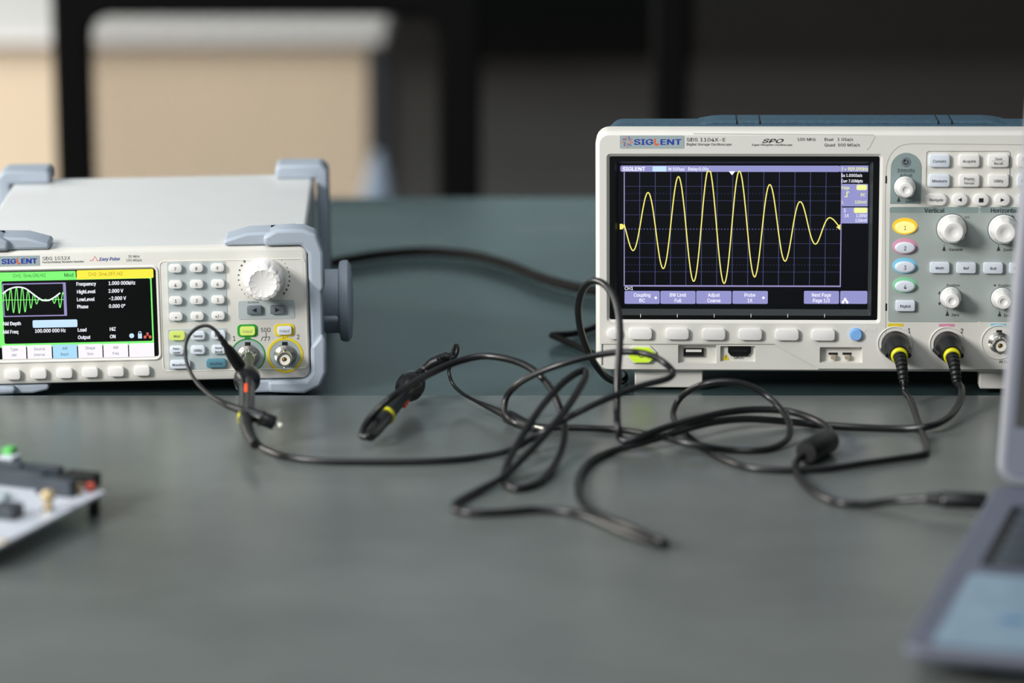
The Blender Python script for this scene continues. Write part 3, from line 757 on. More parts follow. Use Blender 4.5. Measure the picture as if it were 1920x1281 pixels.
# --- keys below the screen
keys(osc, O_, [(1200.7, 625, ''), (1269.8, 625.3, ''), (1338.3, 626, ''), (1406.8, 626.3, ''), (1475.6, 626.8, ''), (1543.5, 627.3, '')], 'button_plastic', 'menu_button', 14.2, 7.0, 2.0, 2.6)
u, v = ol(1151.5, 625); M().rr(u, v, 8.6, 7, 3.4, btn(0, 2.4)).build('round_button', 'button_plastic', osc)
u, v = ol(1605, 627); M().lathe(u, v, [(4.0, 0), (4.0, -.3), (3.6, -.3), (3.6, -2), (3.2, -2.5)], 28).build('print_button', 'button_blue', osc, label='pale blue round button')
ot(emb, 'Touch', 1151, 605, 2.2, 'CENTER', 1.1); ot(emb, 'On/Off', 1154, 639, 2.0, 'CENTER', 1.1); ot(emb, 'Print', 1632, 617.5, 3.2, 'CENTER', 1.1)
ot(emb, 'Cal', 1563, 655, 1.9, 'CENTER', 1.1, 0, 0, 3.8); 
# power button
u, v = ol(1203, 665)
def hexp(w, h, c_): return [(u-w/2, v-h/2+c_), (u-w/2+c_, v-h/2), (u+w/2-c_, v-h/2), (u+w/2, v-h/2+c_), (u+w/2, v+h/2-c_), (u+w/2-c_, v+h/2), (u-w/2+c_, v+h/2), (u-w/2, v+h/2-c_)]
M().poly(hexp(17.8, 11, 3.8), -.4, 1).build('power_button_surround', 'device_plastic', osc, bevel=.3)
pb = M().poly(hexp(15.2, 9.2, 3.2), -2.0, 0).build('power_button', 'lit_green', osc, bevel=.6, label='glowing lime green power button')
n = 28; L = []
for r, y in ((1.6, -1.9), (1.6, -2.15), (1.15, -2.15), (1.15, -1.9)): L.append([(u+r*math.cos(2*math.pi*(.06+.88*j/n)+math.pi/2), y, v+r*math.sin(2*math.pi*(.06+.88*j/n)+math.pi/2)) for j in range(n)])
g_ = M().loops(L, False, False, closed=False); g_.quad(u-.2, u+.2, v+.2, v+1.9, -2.15); g_.build('power_symbol', 'ink_grey', pb, smooth=0)
# ports
u, v, w_, h_ = r1
M().ring((u-2.2, v+.8, 13, 5.6, .4), (u-2.2, v+.8, 12, 4.6, .3), 4.5, 3.2).build('usb_port', 'chrome', osc)
M().box(u-8.2, u+3.8, 4.2, 4.45, v-1.5, v+3.1).build('usb_cavity', 'slot_black', osc, smooth=0)
M().box(u-7, u+2.6, 3.3, 4.2, v+.9, v+2.4).build('usb_tongue', 'white_insulator', osc)
m = M(); uu, vv = ol(1338, 662); m.quad(uu-.15, uu+.15, vv-3.2, vv+3.4, 4.3).quad(uu-1.7, uu-1.4, vv-.2, vv+1.7, 4.3).quad(uu+1.4, uu+1.7, vv+.3, vv+2.3, 4.3).flat([(uu-1.7, vv-.2), (uu-1.4, vv-.2), (uu+.1, vv-1.7), (uu-.2, vv-1.7)], 4.3).flat([(uu+1.7, vv+.3), (uu+1.4, vv+.3), (uu-.1, vv-1.2), (uu+.2, vv-1.2)], 4.3)
m.build('usb_symbol', 'ink_emboss', osc, smooth=0)
u, v, w_, h_ = r2
du = 1.0
hp = [(-7, 4.6), (7, 4.6), (7, 1), (5, -1.4), (-5, -1.4), (-7, 1)]
M().poly([(u+du+a, v+b-.2) for a, b in hp], 1.6, 3.3).build('hdmi_style_port', 'plastic_black', osc, bevel=.3)
M().box(u+du-4.8, u+du+4.8, 1.2, 1.62, v+1.2, v+2.6).build('port_slot', 'slot_black', osc, smooth=0)
uu, vv = ol(1361, 672); t_ = M().flat([(uu-2.1, vv-1.7), (uu+2.1, vv-1.7), (uu, vv+2.2)], 3.0).build('warning_triangle', 'yellow_paint', osc, smooth=0)
M().quad(uu-.2, uu+.2, vv-.5, vv+1.2, 2.9).quad(uu-.2, uu+.2, vv-1.3, vv-.85, 2.9).build('warning_mark', 'ink_black', t_, smooth=0)
uu, vv = ol(1385, 672); M().txt('SBUS', uu, vv, 2.0, 3.0, 'CENTER', 1.15, .02).build('port_lettering', 'ink_grey', osc, smooth=0)
u, v, w_, h_ = r3
for px in (1562, 1588):
    uu, vv = ol(px, 667, 3.9)
    M().box(uu-2.7, uu+2.7, 3.7, 3.95, vv+.6, vv+1.9).build('probe_slot', 'slot_black', osc, smooth=0)
    cl = M().loops([[(uu-2, 3.8, vv+.8), (uu+1.9, 3.8, vv+.8), (uu+1.6, 3.8, vv-1.8), (uu-1.2, 3.8, vv-1.8)], [(uu-2, 1.2, vv+.6), (uu+1.9, 1.2, vv+.6), (uu+1.6, 1.2, vv-2), (uu-1.2, 1.2, vv-2)]])
    cl.build('compensation_terminal', 'terminal_metal', osc, bevel=.3)
m = M(); uu, vv = ol(1590, 655, 3.8)
P = [(uu-3, vv-1), (uu-1.5, vv-1), (uu-1.5, vv+1), (uu, vv+1), (uu, vv-1), (uu+1.5, vv-1), (uu+1.5, vv+1), (uu+3, vv+1)]
m.ribbon(P, .35, 3.8).build('square_wave_symbol', 'ink_emboss', osc, smooth=0)
# --- right hand control field
def opl(x0, y0, x1, y1, m, r=1, y=-.25, name='control_field', label=None): return plate(osc, O_, x0, y0, x1, y1, m, r, y, name, label)
# outline groove of the field
P = [ol(px, py) for px, py in ((1661, 640), (1661, 330), (1664, 305), (1673, 286), (1688, 274), (1706, 270), (1760, 270), (1960, 272))]
M().ribbon([(p.x, p.y) for p in catmull([(a, b, 0) for a, b in P], 4)], .3, -.06).build('field_line', 'rim_shadow', osc, smooth=0)
for py in (337, 576):
    uu, vv = ol(1661.5, py); M().box(uu-.5, uu+.5, -.12, 0, vv-2.3, vv+2.3).build('latch_mark', 'slot_black', osc, smooth=0)
# intensity panel with arched top
a, b = ol(1669, 382), ol(1728, 286.5)
wI = b[0]-a[0]; cI = (a[0]+b[0])/2; rI = wI/2
pp = [(a[0], a[1]), (b[0], a[1])] + [(cI+rI*math.cos(t), b[1]-rI+rI*math.sin(t)) for t in [math.pi*k/16 for k in range(17)]]
M().poly(pp, -.25, 0).build('control_field', 'panel_sage_dark', osc, smooth=0)
opl(1668, 388, 1834, 604, 'panel_sage', 1.6); opl(1838, 388, 2060, 604, 'panel_sage', 1.6)
for x0, x1 in ((1668, 1834), (1838, 2060)): opl(x0, 388, x1, 399.5, 'panel_sage_dark', 1.2, -.32, 'header_strip')
x0, z0 = ol(1735.5, 351.5); x1, z1 = ol(1894.5, 283)
M().ring(((x0+x1)/2, (z0+z1)/2, x1-x0, z1-z0, 1.8), ((x0+x1)/2, (z0+z1)/2, x1-x0-.7, z1-z0-.7, 1.5), 0, -.3, .05).build('key_group_rim', 'rim_shadow', osc)
x1, _ = ol(2050, 300); x0, _ = ol(1906.5, 300)
ot(inkb, 'Vertical', 1752, 394, 3.0, 'CENTER', 1.12, .03, 0, -.42); ot(inkb, 'Horizontal', 1857, 394, 3.0, 'LEFT', 1.12, .03, 0, -.42)
ot(ink, 'Intensity', 1699, 318.5, 2.1, 'CENTER', 1.2, .01, 0, -.35); ot(ink, 'Adjust', 1699, 328, 2.1, 'CENTER', 1.2, .01, 0, -.35)
u, v = ol(1699, 323.2); ink.quad(u-5.6, u+5.6, v-.08, v+.08, -.35)
ot(ink, 'Select', 1706, 377.5, 1.7, 'CENTER', 1.1, .01, 0, -.35)
for s, px, py in (('Variable', 1792, 467.5), ('Zoom', 1890, 468), ('Zero', 1791, 590), ('Zero', 1889, 591)): ot(inkb, s, px, py, 1.9, 'CENTER', 1.15, .02, 0, -.35)
for px, py in ((1770, 466), (1872, 466), (1776, 588), (1874, 589), (1685, 374)):
    u, v = ol(px, py); M().quad(u-.12, u+.12, v, v+2.4, -.35).flat([(u-.3, v+1), (u+.3, v+1), (u+1.1, v-1.4), (u-1.1, v-1.4)], -.35).build('push_symbol', 'ink_dark', osc, smooth=0)
ot(ink, 'Position', 1787, 534.5, 1.8, 'CENTER', 1.2, .01, 0, -.35); ot(ink, 'Position', 1884, 535, 1.8, 'CENTER', 1.2, .01, 0, -.35)
u, v = ol(1864.5, 535); ink.flat([(u+.75, v+.75), (u+.75, v-.75), (u-.75, v)], -.35)
for py, s in ((549, 1), (570, -1)):
    u, v = ol(1761.5, py); ink.flat([(u-.9, v-.9*s), (u+.9, v-.9*s), (u, v+1.2*s)], -.35)
for c0, t0, t1 in ((1788, 'V', 'mV'), (1886, 's', 'ns')):
    ot(ink, t0, c0-22, 407, 1.7, 'CENTER', 1.1, 0, 0, -.35); ot(ink, t1, c0+25, 407, 1.7, 'CENTER', 1.1, 0, 0, -.35)
    P = [ol(c0+px, py) for px, py in ((-13, 406), (-7, 403.3), (0, 402.3), (7, 403.3), (13, 406))]
    ar = M().ribbon(P, .3, -.35)
    for sgn, (u, v) in ((-1, P[0]), (1, P[-1])): ar.flat([(u+sgn*1.4, v-.6), (u-sgn*.6, v+1.0), (u-sgn*.9, v-.7)], -.35)
    ar.build('turn_arrow', 'ink_dark', osc, smooth=0)
ot(inkb, '1', 1704.5, 619.5, 3.3, 'CENTER', 1.0); ot(inkb, '2', 1803.5, 620, 3.3, 'CENTER', 1.0); ot(ink, 'All Inputs', 1887, 678, 1.8, 'CENTER', 1.1)
u, v = ol(1698.5, 304); o = M().lathe(u, v, [(2.9, -.25), (2.9, -.45), (2.5, -.5)], 28).build('turn_symbol', 'button_dark', osc, smooth=0)
n = 16; P = [(u+1.3*math.cos(t), v+1.3*math.sin(t)) for t in [math.radians(120+300*k/n) for k in range(n+1)]]
M().ribbon(P, .55, -.52).flat([(P[0][0]-1, P[0][1]-.1), (P[0][0]+.6, P[0][1]+1.0), (P[0][0]+.5, P[0][1]-.9)], -.52).build('turn_arrow', 'slot_black', o, smooth=0)
# channel colour bars
for px, py, mm_ in ((1679, 609.5, 'yellow_paint'), (1775, 610, 'pink_paint'), (1872, 610, 'blue_paint')):
    u, v = ol(px, py); M().rr(u, v, 9.4, 1.9, .5, [(0, 0), (-.12, 0)]).build('channel_bar', mm_, osc, smooth=0)
keys(osc, O_, [(1761, 301, 'Cursors', 12.4, 'button_cool'), (1816.7, 301, 'Acquire'), (1871.6, 301, 'Save\nRecall'), (1926, 301, 'Default\nSetup'), (1761, 338, 'Measure', 12.4, 'button_cool'),
               (1816.7, 338, 'Display\nPersist'), (1871.6, 338, 'Utility'), (1926, 338, 'Decode', 12.4, 'button_cool')], 'button_plastic', 'menu_button', 12.4, 7.6, 1.6, 2.4, th=1.9, xs=1.15)
keys(osc, O_, [(1755, 373.5, 'Navigate', 12.6), (1799, 373.8, '', 9.4), (1839, 374, '', 9.4), (1878.5, 374, '', 9.4)], 'button_plastic', 'navigate_button', 9.4, 7.2, 3.4, 2.4, th=1.8, xs=1.1)
t = M(); u, v = ol(1799.5, 373.8); sym_triangle(t, u-.2, v, 2.4, -2.5, -1); u, v = ol(1839, 374); t.quad(u-1.4, u+1.4, v-1.5, v+1.1, -2.5); u, v = ol(1878.5, 374); sym_triangle(t, u+.2, v, 2.4, -2.5, 1)
t.build('transport_symbol', 'ink_black', osc, smooth=0)
keys(osc, O_, [(1925, 374, 'Search', 11, 'button_cool'), ], 'button_cool', 'menu_button', 11, 7.2, 1.6, 2.4, th=1.9)
keys(osc, O_, [(1761.5, 501, 'Math'), (1811, 501.3, 'Ref'), (1861.5, 501.8, 'Roll'), (1910, 502, 'Search'), (1697, 572.5, 'Digital', 11.8)], 'button_cool', 'function_button', 11.8, 6.8, 1.3, 2.4, -.25, th=1.9, xs=1.15)
for s, py, ring_m, km, lab in (('1', 425.5, 'yellow_paint', 'lit_amber', 'glowing yellow channel key'), ('2', 463.8, 'pink_paint', 'button_cool', None), ('3', 500, 'blue_paint', 'button_cool', None), ('4', 536, 'mint_paint', 'button_cool', None)):
    u, v = ol(1696.5, py)
    def oval(m, w, h, prof, n=32, dv=0):
        L = []
        for y, ins in prof: L.append([(u+(w/2-ins)*math.cos(2*math.pi*j/n), y, v+dv+(h/2-ins)*math.sin(2*math.pi*j/n)) for j in range(n)])
        return m.loops(L)
    if s == '1': ring_m = 'lit_yellow'
    rg = oval(M(), 15.2, 10.2, [(-.2, 0), (-.55, .2), (-.65, .9)], dv=.5).build('channel_key_ring', ring_m, osc)
    o = oval(M(), 12.2, 6.9, [(-.5, 0), (-2.2, 0), (-2.6, .5), (-2.75, 1.4)]).build('channel_key', km, osc, label=lab)
    M().txt(s, u, v, 2.9, -2.85, 'CENTER', .95, .01).build('legend', 'ink_dark', o, smooth=0)
def knob(px, py, rb, rt, ln, nfl=10):
    u, v = ol(px, py, -.3)
    def fm(a, y): return 1+(.03 if math.cos(nfl*a) > 0 else -.012)*(1 if -ln*.85 < y < -2 else 0)
    pr = [(rb*1.06, -.2), (rb*1.06, -.9), (rb, -1.3), (rb*.98, -ln*.42), (rb*.95, -ln*.5), (rt*1.06, -ln*.86), (rt, -ln*.97), (rt*.9, -ln), (rt*.52, -ln), (rt*.40, -ln+.5), (rt*.1, -ln+.8)]
    M().lathe(u, v, pr, 60, fm).build('knob', 'button_plastic', osc)
    n = 40; L = []
    for r, y in ((rb*1.14, -.2), (rb*1.14, -.36), (rb*1.06, -.36), (rb*1.06, -.2)): L.append([(u+r*math.cos(2*math.pi*j/n), y, v+r*math.sin(2*math.pi*j/n)) for j in range(n)])
    L.append(L[0]); M().loops(L, False, False).build('knob_ring', 'button_dark', osc)
knob(1784.5, 429, 8.3, 6.2, 14.5); knob(1881, 430, 8.3, 6.2, 14.5)
knob(1696.5, 351, 6.1, 4.4, 13, 8); knob(1782.5, 558, 6.1, 4.4, 13, 8); knob(1878.5, 559.5, 6.1, 4.4, 13, 8)
# BNC inputs
OB = {}
for k, (px, py) in enumerate(((1678, 644.5), (1775.5, 645), (1872.5, 641.5))):
    u, v = ol(px, py); OB[k] = (u, v)
    M().lathe(u, v, [(10.8, 0), (10.8, -.35), (10.4, -.55), (10, -.35), (9.9, -.05), (7.6, -.05)], 40).build('socket_collar', 'device_plastic', osc)
    bnc(O_, 'bnc_socket', u, v, 0, osc)
    if k == 2: M().box(u-1.6, u+1.6, -.4, -.05, v+5.4, v+7.4).build('key_mark', 'slot_black', osc)
# --- rear housing, top handle, tilt feet
bt = oT-.1
L = []
for y, x0, x1, z0, z1, r in ((22, 3.5, oR-3.5, 2, bt, 9), (30, 4.6, oR-4.6, 2, bt+.9, 9), (48, 7.2, oR-7.2, 2, bt+1.5, 9), (70, 8, oR-8, 2, bt-3, 9), (122, 11, oR-11, 2, bt-12, 9), (131, 15, oR-15, 5, bt-17, 9)):
    L.append(loopr((x0+x1)/2, (z0+z1)/2, x1-x0, z1-z0, r, y))
M().loops(L).build('rear_housing', 'body_blue', osc)
pr = [(62, -.6), (70, .9), (76, 1.3), (oR-76, 1.3), (oR-70, .9), (oR-62, -.6), (oR-62, -2.5), (62, -2.5)]
M().loops([[(x, y, bt+1.3+z) for x, z in pr] for y in (28, 58)]).build('carry_handle', 'body_blue', osc, bevel=.8)
for px in (1383, 1427, 1766, 1792):
    u = ol(px, 230)[0]; M().box(u-.5, u+.2, 27.5, 58.3, bt-.6, bt+2.75).build('handle_seam', 'slot_black', osc, smooth=0)
for x0, x1 in ((1190, 1318), (1836, 1964)):
    u0, v0 = ol(x0, 716, 7); u1, v1 = ol(x1, 716, 7)
    M().loops([loopr((u0+u1)/2, -5.2, u1-u0, 12.4, 1.6, 7.0), loopr((u0+u1)/2, -5.2, u1-u0, 12.4, 1.6, 20)]).build('tilt_foot', 'device_plastic', osc, bevel=.8)
for x in (40, oR-40):
    M().loops([[(x+px_, y, z) for px_, y in rrect(0, 112, 16, 12, 3)] for z in (-10.0, 3)]).build('rear_foot', 'plastic_black', osc, bevel=.5)
# ================================================================== cables, probes
RD = .004 + .0021                 # centre height of a thin cable lying on the near desk
def pt(c):
    if isinstance(c, Vector): return c
    if len(c) == 2: return at(c[0], c[1], RD)
    if len(c) == 3: return at(*c)
    return atY(c[0], c[1], c[3])   # (px, py, 'Y', depth)
def pth(cs, k=8): return catmull([pt(c) for c in cs], k)
def wb(m, name, mt, t, **kw):
    base = t
    off = Vector((0, 0, 0))
    while base is not None: off += Vector(base.location); base = base.parent
    m.v = [tuple(Vector(p)-off) for p in m.v]
    return m.build(name, mt, t, **kw)
def ribbed(P, r0, r1, n, cut_=.75):
    """a tapering strain relief with grooves"""
    Q = []; R = []
    N = n*4
    for i in range(N+1):
        t = i/N; k = t*(len(P)-1); a = int(min(k, len(P)-2)); f = k-a
        Q.append(P[a]*(1-f)+P[a+1]*f); r = r0+(r1-r0)*t; R.append(r*(cut_ if i % 4 == 2 else 1))
    return Q, R

def scope_plug(idx, t):
    u, v = OB[idx]; Wd = lambda x, y, z: O_.world(x, y, z)
    # outer sleeve with knurled rings
    P = []; R = []
    for y, r in ((-2.2, 7.6), (-2.4, 8.4), (-4.6, 8.4), (-5.0, 8.0), (-5.4, 8.3), (-6.2, 8.3), (-6.6, 7.9), (-7.0, 8.2), (-12.5, 8.0), (-13.4, 7.6), (-20, 6.4), (-23, 5.8)):
        P.append(Wd(u+max(0, -y-7)*.07, y, v-max(0, -y-7)*.14)); R.append(r*.001)
    pg = wb(M(0).sweep(P, R, 36), 'bnc_plug', 'plastic_black_satin', t)
    # grip lugs
    for s in (-1, 1):
        wb(M(0).sweep([Wd(u+s*7.4+.2, -8, v-2), Wd(u+s*6.2+1, -19, v-3.5)], [.0022, .0016], 10), 'grip_lug', 'plastic_black_satin', pg)
    for k in range(3):
        a = Wd(u-2.6+.6, -12.5-k*3, v+6.0-k*1.3); b = Wd(u+2.2+.6, -12.5-k*3, v+6.0-k*1.3)
        wb(M(0).sweep([a, b], .0007, 8), 'grip_rib', 'plastic_black', pg)
    c1 = Wd(u+1.1, -22.4, v-2.3); c2 = Wd(u+1.35, -25.6, v-3.1)
    wb(M(0).sweep([c1, c1.lerp(c2, .2), c1.lerp(c2, .8), c2], [.0044, .0051, .0051, .0045], 28), 'colour_ring', 'ring_yellow', t, label='yellow marker ring')
    P = catmull([Wd(u+1.3, -25, v-3), Wd(u+2.0, -30, v-6), Wd(u+2.6, -34, v-10.5), Wd(u+3.3, -37, v-16)], 4)
    Q, R = ribbed(P, .0041, .0029, 7, .8)
    wb(M(0).sweep(Q, R, 18), 'strain_relief', 'plastic_black_satin', t)
    return [Wd(u+2.9, -35.5, v-13), Wd(u+3.3, -37, v-16), Wd(u+3.7, -38.6, v-21)]

# ---- probe joining input 1 with the generator
tA = thing('oscilloscope_probe', 'black probe cable from first scope input with orange switched probe on the generator', 'probe cable', at(900, 860, .004), group=None)
e = scope_plug(0, tA)
cA = e + [(1707, 750, .0115), (1720, 788, .0075), (1732, 820), (1737, 832), (1738, 842), (1733, 850), (1718, 855), (1690, 859), (1620, 869), (1540, 880), (1470, 882), (1400, 876), (1345, 856), (1312, 835), (1286, 815, .0066), (1268, 795, .0066),
          (1263, 772, .009), (1272, 751, .014), (1292, 733, .021), (1322, 720, .027), (1362, 716, .029), (1402, 723, .027), (1440, 744, .021), (1466, 770, .0155), (1481, 800, .012), (1478, 822, .008), (1455, 838), (1420, 845), (1370, 844),
          (1318, 837, .0095), (1270, 827, .011), (1225, 816, .009), (1160, 806), (1100, 803), (1060, 802), (1020, 801), (985, 799, .0068), (960, 789, .009), (946, 768, .013), (949, 747, .019), (968, 723, .028), (1003, 702, .036),
          (1060, 681, .044), (1120, 666, .0485), (1170, 660, .051), (1212, 664, .051), (1245, 680, .048), (1262, 698, .043), (1254, 709, .041), (1205, 723, .038), (1150, 743, .034), (1085, 773, .027), (1045, 794, .021), (1003, 819, .013),
          (955, 845, .0085), (900, 857), (830, 864), (700, 866), (600, 864), (540, 857), (500, 844), (484, 833, .0075), (478, 824, .009)]
wb(M(0).sweep(pth(cA), .0019, 12), 'cable', 'cable_black', tA)
yA = lambda py: 1.945 - (py-666)*(1.945-1.775)/(836-666)
A = lambda px, py: atY(px, py, yA(py))
Q, R = ribbed([A(479, 834), A(469, 818), A(462, 800), A(461, 786)], .0028, .0040, 14, .88)
wb(M(0).sweep(Q, R, 20), 'strain_relief', 'plastic_black_satin', tA)
body = [(A(461, 790), .0036), (A(461, 786), .0046), (A(462, 775), .0047), (A(463, 740), .0046), (A(463, 724), .0046), (A(463, 719), .0056), (A(463, 716.5), .0074), (A(463, 714), .0079), (A(463.5, 709), .0079), (A(464, 705), .0072), (A(464, 701), .0045)]
pbA = wb(M(0).sweep([a for a, _ in body], [r for _, r in body], 32), 'probe_body', 'plastic_black', tA)
wb(M(0).sweep([A(464, 703), A(464, 700), A(465, 680), A(465, 676), A(466, 668)], [.0040, .0040, .0036, .0028, .0026], 20), 'probe_tip', 'probe_olive', tA)
up = Vector((0, -.0043, .0026))
wb(M(0).sweep([A(463, 727)+up*.9, A(463, 729)+up, A(463, 745)+up, A(463, 748)+up*.9], [.0009, .0019, .0019, .0009], 14), 'range_switch', 'switch_orange', pbA, label='orange range switch')
wb(M(0).sweep([A(458.6, 787), A(458.6, 780.5)], [.0040, .0040], 26), 'colour_ring', 'ring_yellow', tA, label='yellow marker ring')
# ground lead with boot, ground clip and hooked sleeve
gb = .0055
def AY(px, py, Y): return atY(px, py, Y)
lead = [AY(452, 771, 1.838), AY(425, 759, 1.843), AY(398, 744, 1.855), AY(368, 716, 1.872), AY(351, 682, 1.885), AY(347, 655, 1.89), AY(353, 632, 1.895), AY(370, 615, 1.897), AY(389, 611, 1.897), AY(404, 620, 1.896), AY(412, 632, 1.895)]
wb(M(0).sweep(catmull(lead), .0011, 10), 'ground_lead', 'cable_black', tA)
wb(M(0).sweep(catmull([AY(396, 743, 1.856), AY(425, 759, 1.845), AY(462, 773, 1.832)], 4), [.0013]+[.0015]*1+[.0018]*2+[.0022]*3+[.0026]*2, 16), 'lead_boot', 'plastic_black_satin', tA)
sl_ = [AY(458, 771, 1.828), AY(462, 773, 1.828), AY(487, 783, 1.826), AY(488, 783.5, 1.826), AY(492, 785, 1.826), AY(493, 785.5, 1.826), AY(513, 793, 1.824), AY(515.5, 794, 1.824)]
wb(M(0).sweep(sl_, [.0028, .0041, .0040, .0047, .0047, .0041, .0041, .0034], 18), 'ground_socket', 'plastic_black', tA)
wb(M(0).sweep([AY(514, 793.5, 1.824), AY(527, 798, 1.823), AY(529, 799, 1.823)], [.0015, .0015, .0010], 12), 'socket_pin', 'white_insulator', tA, label='white tipped pin')
P = catmull([AY(405, 621, 1.897), AY(420, 643, 1.897), AY(440, 673, 1.902), AY(461, 703, 1.907)], 5)
R = [.0012, .0016, .0013, .0019, .0016, .0022, .0020, .0030, .0034, .0037, .0039, .0040, .0039, .0037, .0034, .0030][:len(P)]
wb(M(0).sweep(P, R, 18, .72), 'ground_clip', 'plastic_black_satin', tA)

# ---- second probe, its head resting on the seam
tB = thing('oscilloscope_probe', 'black probe cable looping over the near desk, its unplugged probe lying between the instruments', 'probe cable', at(950, 900, .004))
e = scope_plug(1, tB)
Z2 = .0095
cB = e[:2] + [(1801, 724, .0165), (1803, 740, .0145), (1795, 763, .011), (1774, 786, .009), (1740, 800, .0085), (1690, 804), (1600, 801), (1530, 796), (1470, 790, .0075), (1400, 786, .010), (1350, 790, .0105), (1300, 801, .0105), (1250, 817, .0105), (1195, 833, .0085), (1150, 846), (1112, 862), (1089, 888), (1084, 918), (1097, 946),
          (1125, 967, .0085), (1175, 987, .0105), (1215, 1005, .0095), (1240, 1015, .0085), (1249, 1020, .0070), (1240, 1022, .0062), (1212, 1014), (1165, 997), (1120, 977), (1070, 961), (1010, 956), (940, 961), (885, 962), (857, 957), (853, 946), (893, 922),
          (936, 900, .0075), (960, 880, .0105), (990, 850, .0155), (1022, 815, .022), (1056, 775, .029), (1083, 735, .036), (1099, 705, .040), (1096, 695, .0405), (1083, 699, .040), (1056, 718, .037), (1027, 749, .031), (1000, 785, .025), (975, 825, .017), (957, 858, .011), (946, 889), (951, 909), (969, 917), (1000, 909),
          (1030, 886), (1050, 852, .009), (1059, 812, .0145), (1054, 778, .021), (1040, 742, .028), (1018, 710, .033), (990, 688, .037), (950, 673, .039), (905, 668, .039), (865, 676, .037), (820, 694, .034), (775, 719, .031), (730, 749, .0265), (698, 779, .018), (681, 804, .0125), (681, 819, .0115), (692, 818, .012), (702, 807, .013)]
wb(M(0).sweep(pth(cB), .0021, 12), 'cable', 'cable_black', tB)
Bq = lambda px, py, z: at(px, py, z)
Q, R = ribbed([Bq(693, 818, .0115), Bq(708, 800, .0125), Bq(721, 784, .0135)], .0030, .0041, 5, .92)
wb(M(0).sweep(Q, R, 20), 'strain_relief', 'plastic_black_satin', tB)
bp = [(693, 817, .0115, 3.2), (700, 810, .012, 3.6), (723, 781, .014, 4.2), (752, 746, .0155, 3.6), (762, 734, .0158, 4.0), (765, 730, .016, 7.0), (767.5, 727, .0162, 7.6), (771, 722, .0164, 7.6), (774, 718, .0166, 7.0), (777, 714, .017, 3.4), (790, 699, .020, 2.8)]
pbB = wb(M(0).sweep([Bq(a, b, c_) for a, b, c_, _ in bp], [r*.00112 for *_, r in bp], 30), 'probe_body', 'plastic_black', tB)
wb(M(0).sweep([Bq(722, 782, .0139), Bq(725.0, 779, .0141)], .0053, 28), 'colour_ring', 'ring_yellow', tB, label='yellow marker ring')
q = Bq(757, 762, .0125); q2 = Bq(764, 752, .0125)
wb(M(0).sweep([q, q2], .0013, 12), 'range_switch', 'switch_orange', pbB, label='orange red range switch')
wb(M(0).sweep([Bq(786, 704, .019), Bq(797, 691, .022), Bq(800, 688, .0225)], [.0025, .0022, .0022], 16), 'probe_tip', 'chrome', tB)
P = [Bq(795, 692, .0215), Bq(812, 680, .026), Bq(835, 671, .029), Bq(846, 669, .0295)]
hk = wb(M(0).sweep(P, [.0022, .0032, .0032, .0024], 14), 'hook_sleeve', 'plastic_black_satin', tB)
for k in range(4):
    px = 822+k*5.6; py = 675-k*2
    wb(M(0).sweep([Bq(px, py, .030), Bq(px-2.5, py-7, .031)], [.0009, .0007], 8), 'grip_rib', 'plastic_black', hk)
P = catmull([Bq(843, 690, .022), Bq(845, 676, .028), Bq(850, 660, .033), Bq(855, 648, .037), Bq(858, 653, .036), Bq(855, 666, .032), Bq(849, 672, .029)], 5)
wb(M(0).sweep(P, .0012, 10), 'hook_loop', 'plastic_black', tB)
lead = [(843, 686, .0235), (842, 700, .020), (849, 720, .014), (866, 737, .0105), (890, 751, .0095), (915, 763, .0095), (940, 773, .0095)]
wb(M(0).sweep(pth(lead), .0011, 10), 'ground_lead', 'cable_black', tB)
P = pth([(896, 754, .0095), (922, 766, .0095), (953, 781, .0092)], 4)
wb(M(0).sweep(P, [.0012+.0015*i/(len(P)-1) for i in range(len(P))], 14), 'lead_boot', 'plastic_black_satin', tB)
P = pth([(950, 779, .0085), (956, 783, .0085), (985, 796, .0083), (1008, 803, .0083)], 4)
R = [.0026, .0036, .0040, .0041, .0042, .0042, .0040, .0037, .0035, .0033, .0030, .0028, .0025][:len(P)]
gc = wb(M(0).sweep(P, R, 16, .8), 'ground_clip', 'plastic_black_satin', tB)
wb(M(0).sweep([at(1005, 801, .010), at(1021, 804, .0105), at(1025, 806, .0095)], [.0011, .0010, .0006], 12), 'clip_jaw', 'chrome', tB)

# ---- USB cable with ferrite, laptop to rear of scope
tC = thing('usb_cable', 'black cable with a ferrite bead, looping up before the scope and entering the laptop', 'cable', at(1600, 945, .004))
cC = [(1775, 937, .0128), (1735, 936, .0115), (1680, 939, .0085), (1620, 946), (1575, 943), (1531, 926), (1502, 900), (1491, 876), (1498, 860, .0085), (1514, 848, .0108), (1534, 836, .0108), (1553, 825, .0108), (1558, 814, .0108), (1549, 800, .0115), (1520, 784, .0128), (1475, 771, .014), (1420, 768, .0148), (1365, 773, .0148),
      (1300, 787, .0148), (1245, 803, .0148), (1198, 820, .0125), (1174, 827, .0105), (1163, 822, .0115), (1159, 803, .0175), (1157, 765, 'Y', 1.826), (1158, 705, 'Y', 1.835), (1162, 645, 'Y', 1.845), (1161, 598, 'Y', 1.855), (1152, 560, 'Y', 1.865), (1134, 534, 'Y', 1.875),
      (1113, 527, 'Y', 1.885), (1095, 540, 'Y', 1.895), (1085, 572, 'Y', 1.906), (1088, 615, 'Y', 1.92), (1103, 660, 'Y', 1.935), (1124, 694, 'Y', 1.95), (1146, 713, .0068), (1163, 716, .0040), (1172, 706, .0028), Vector((.066, 2.02, .0024)), Vector((.064, 2.06, .0024))]
wb(M(0).sweep(pth(cC), .0021, 12), 'cable', 'cable_black', tC)
P = [at(1511, 850, .0112), at(1514, 848, .0112), at(1552, 826, .0112), at(1555, 824, .0112)]
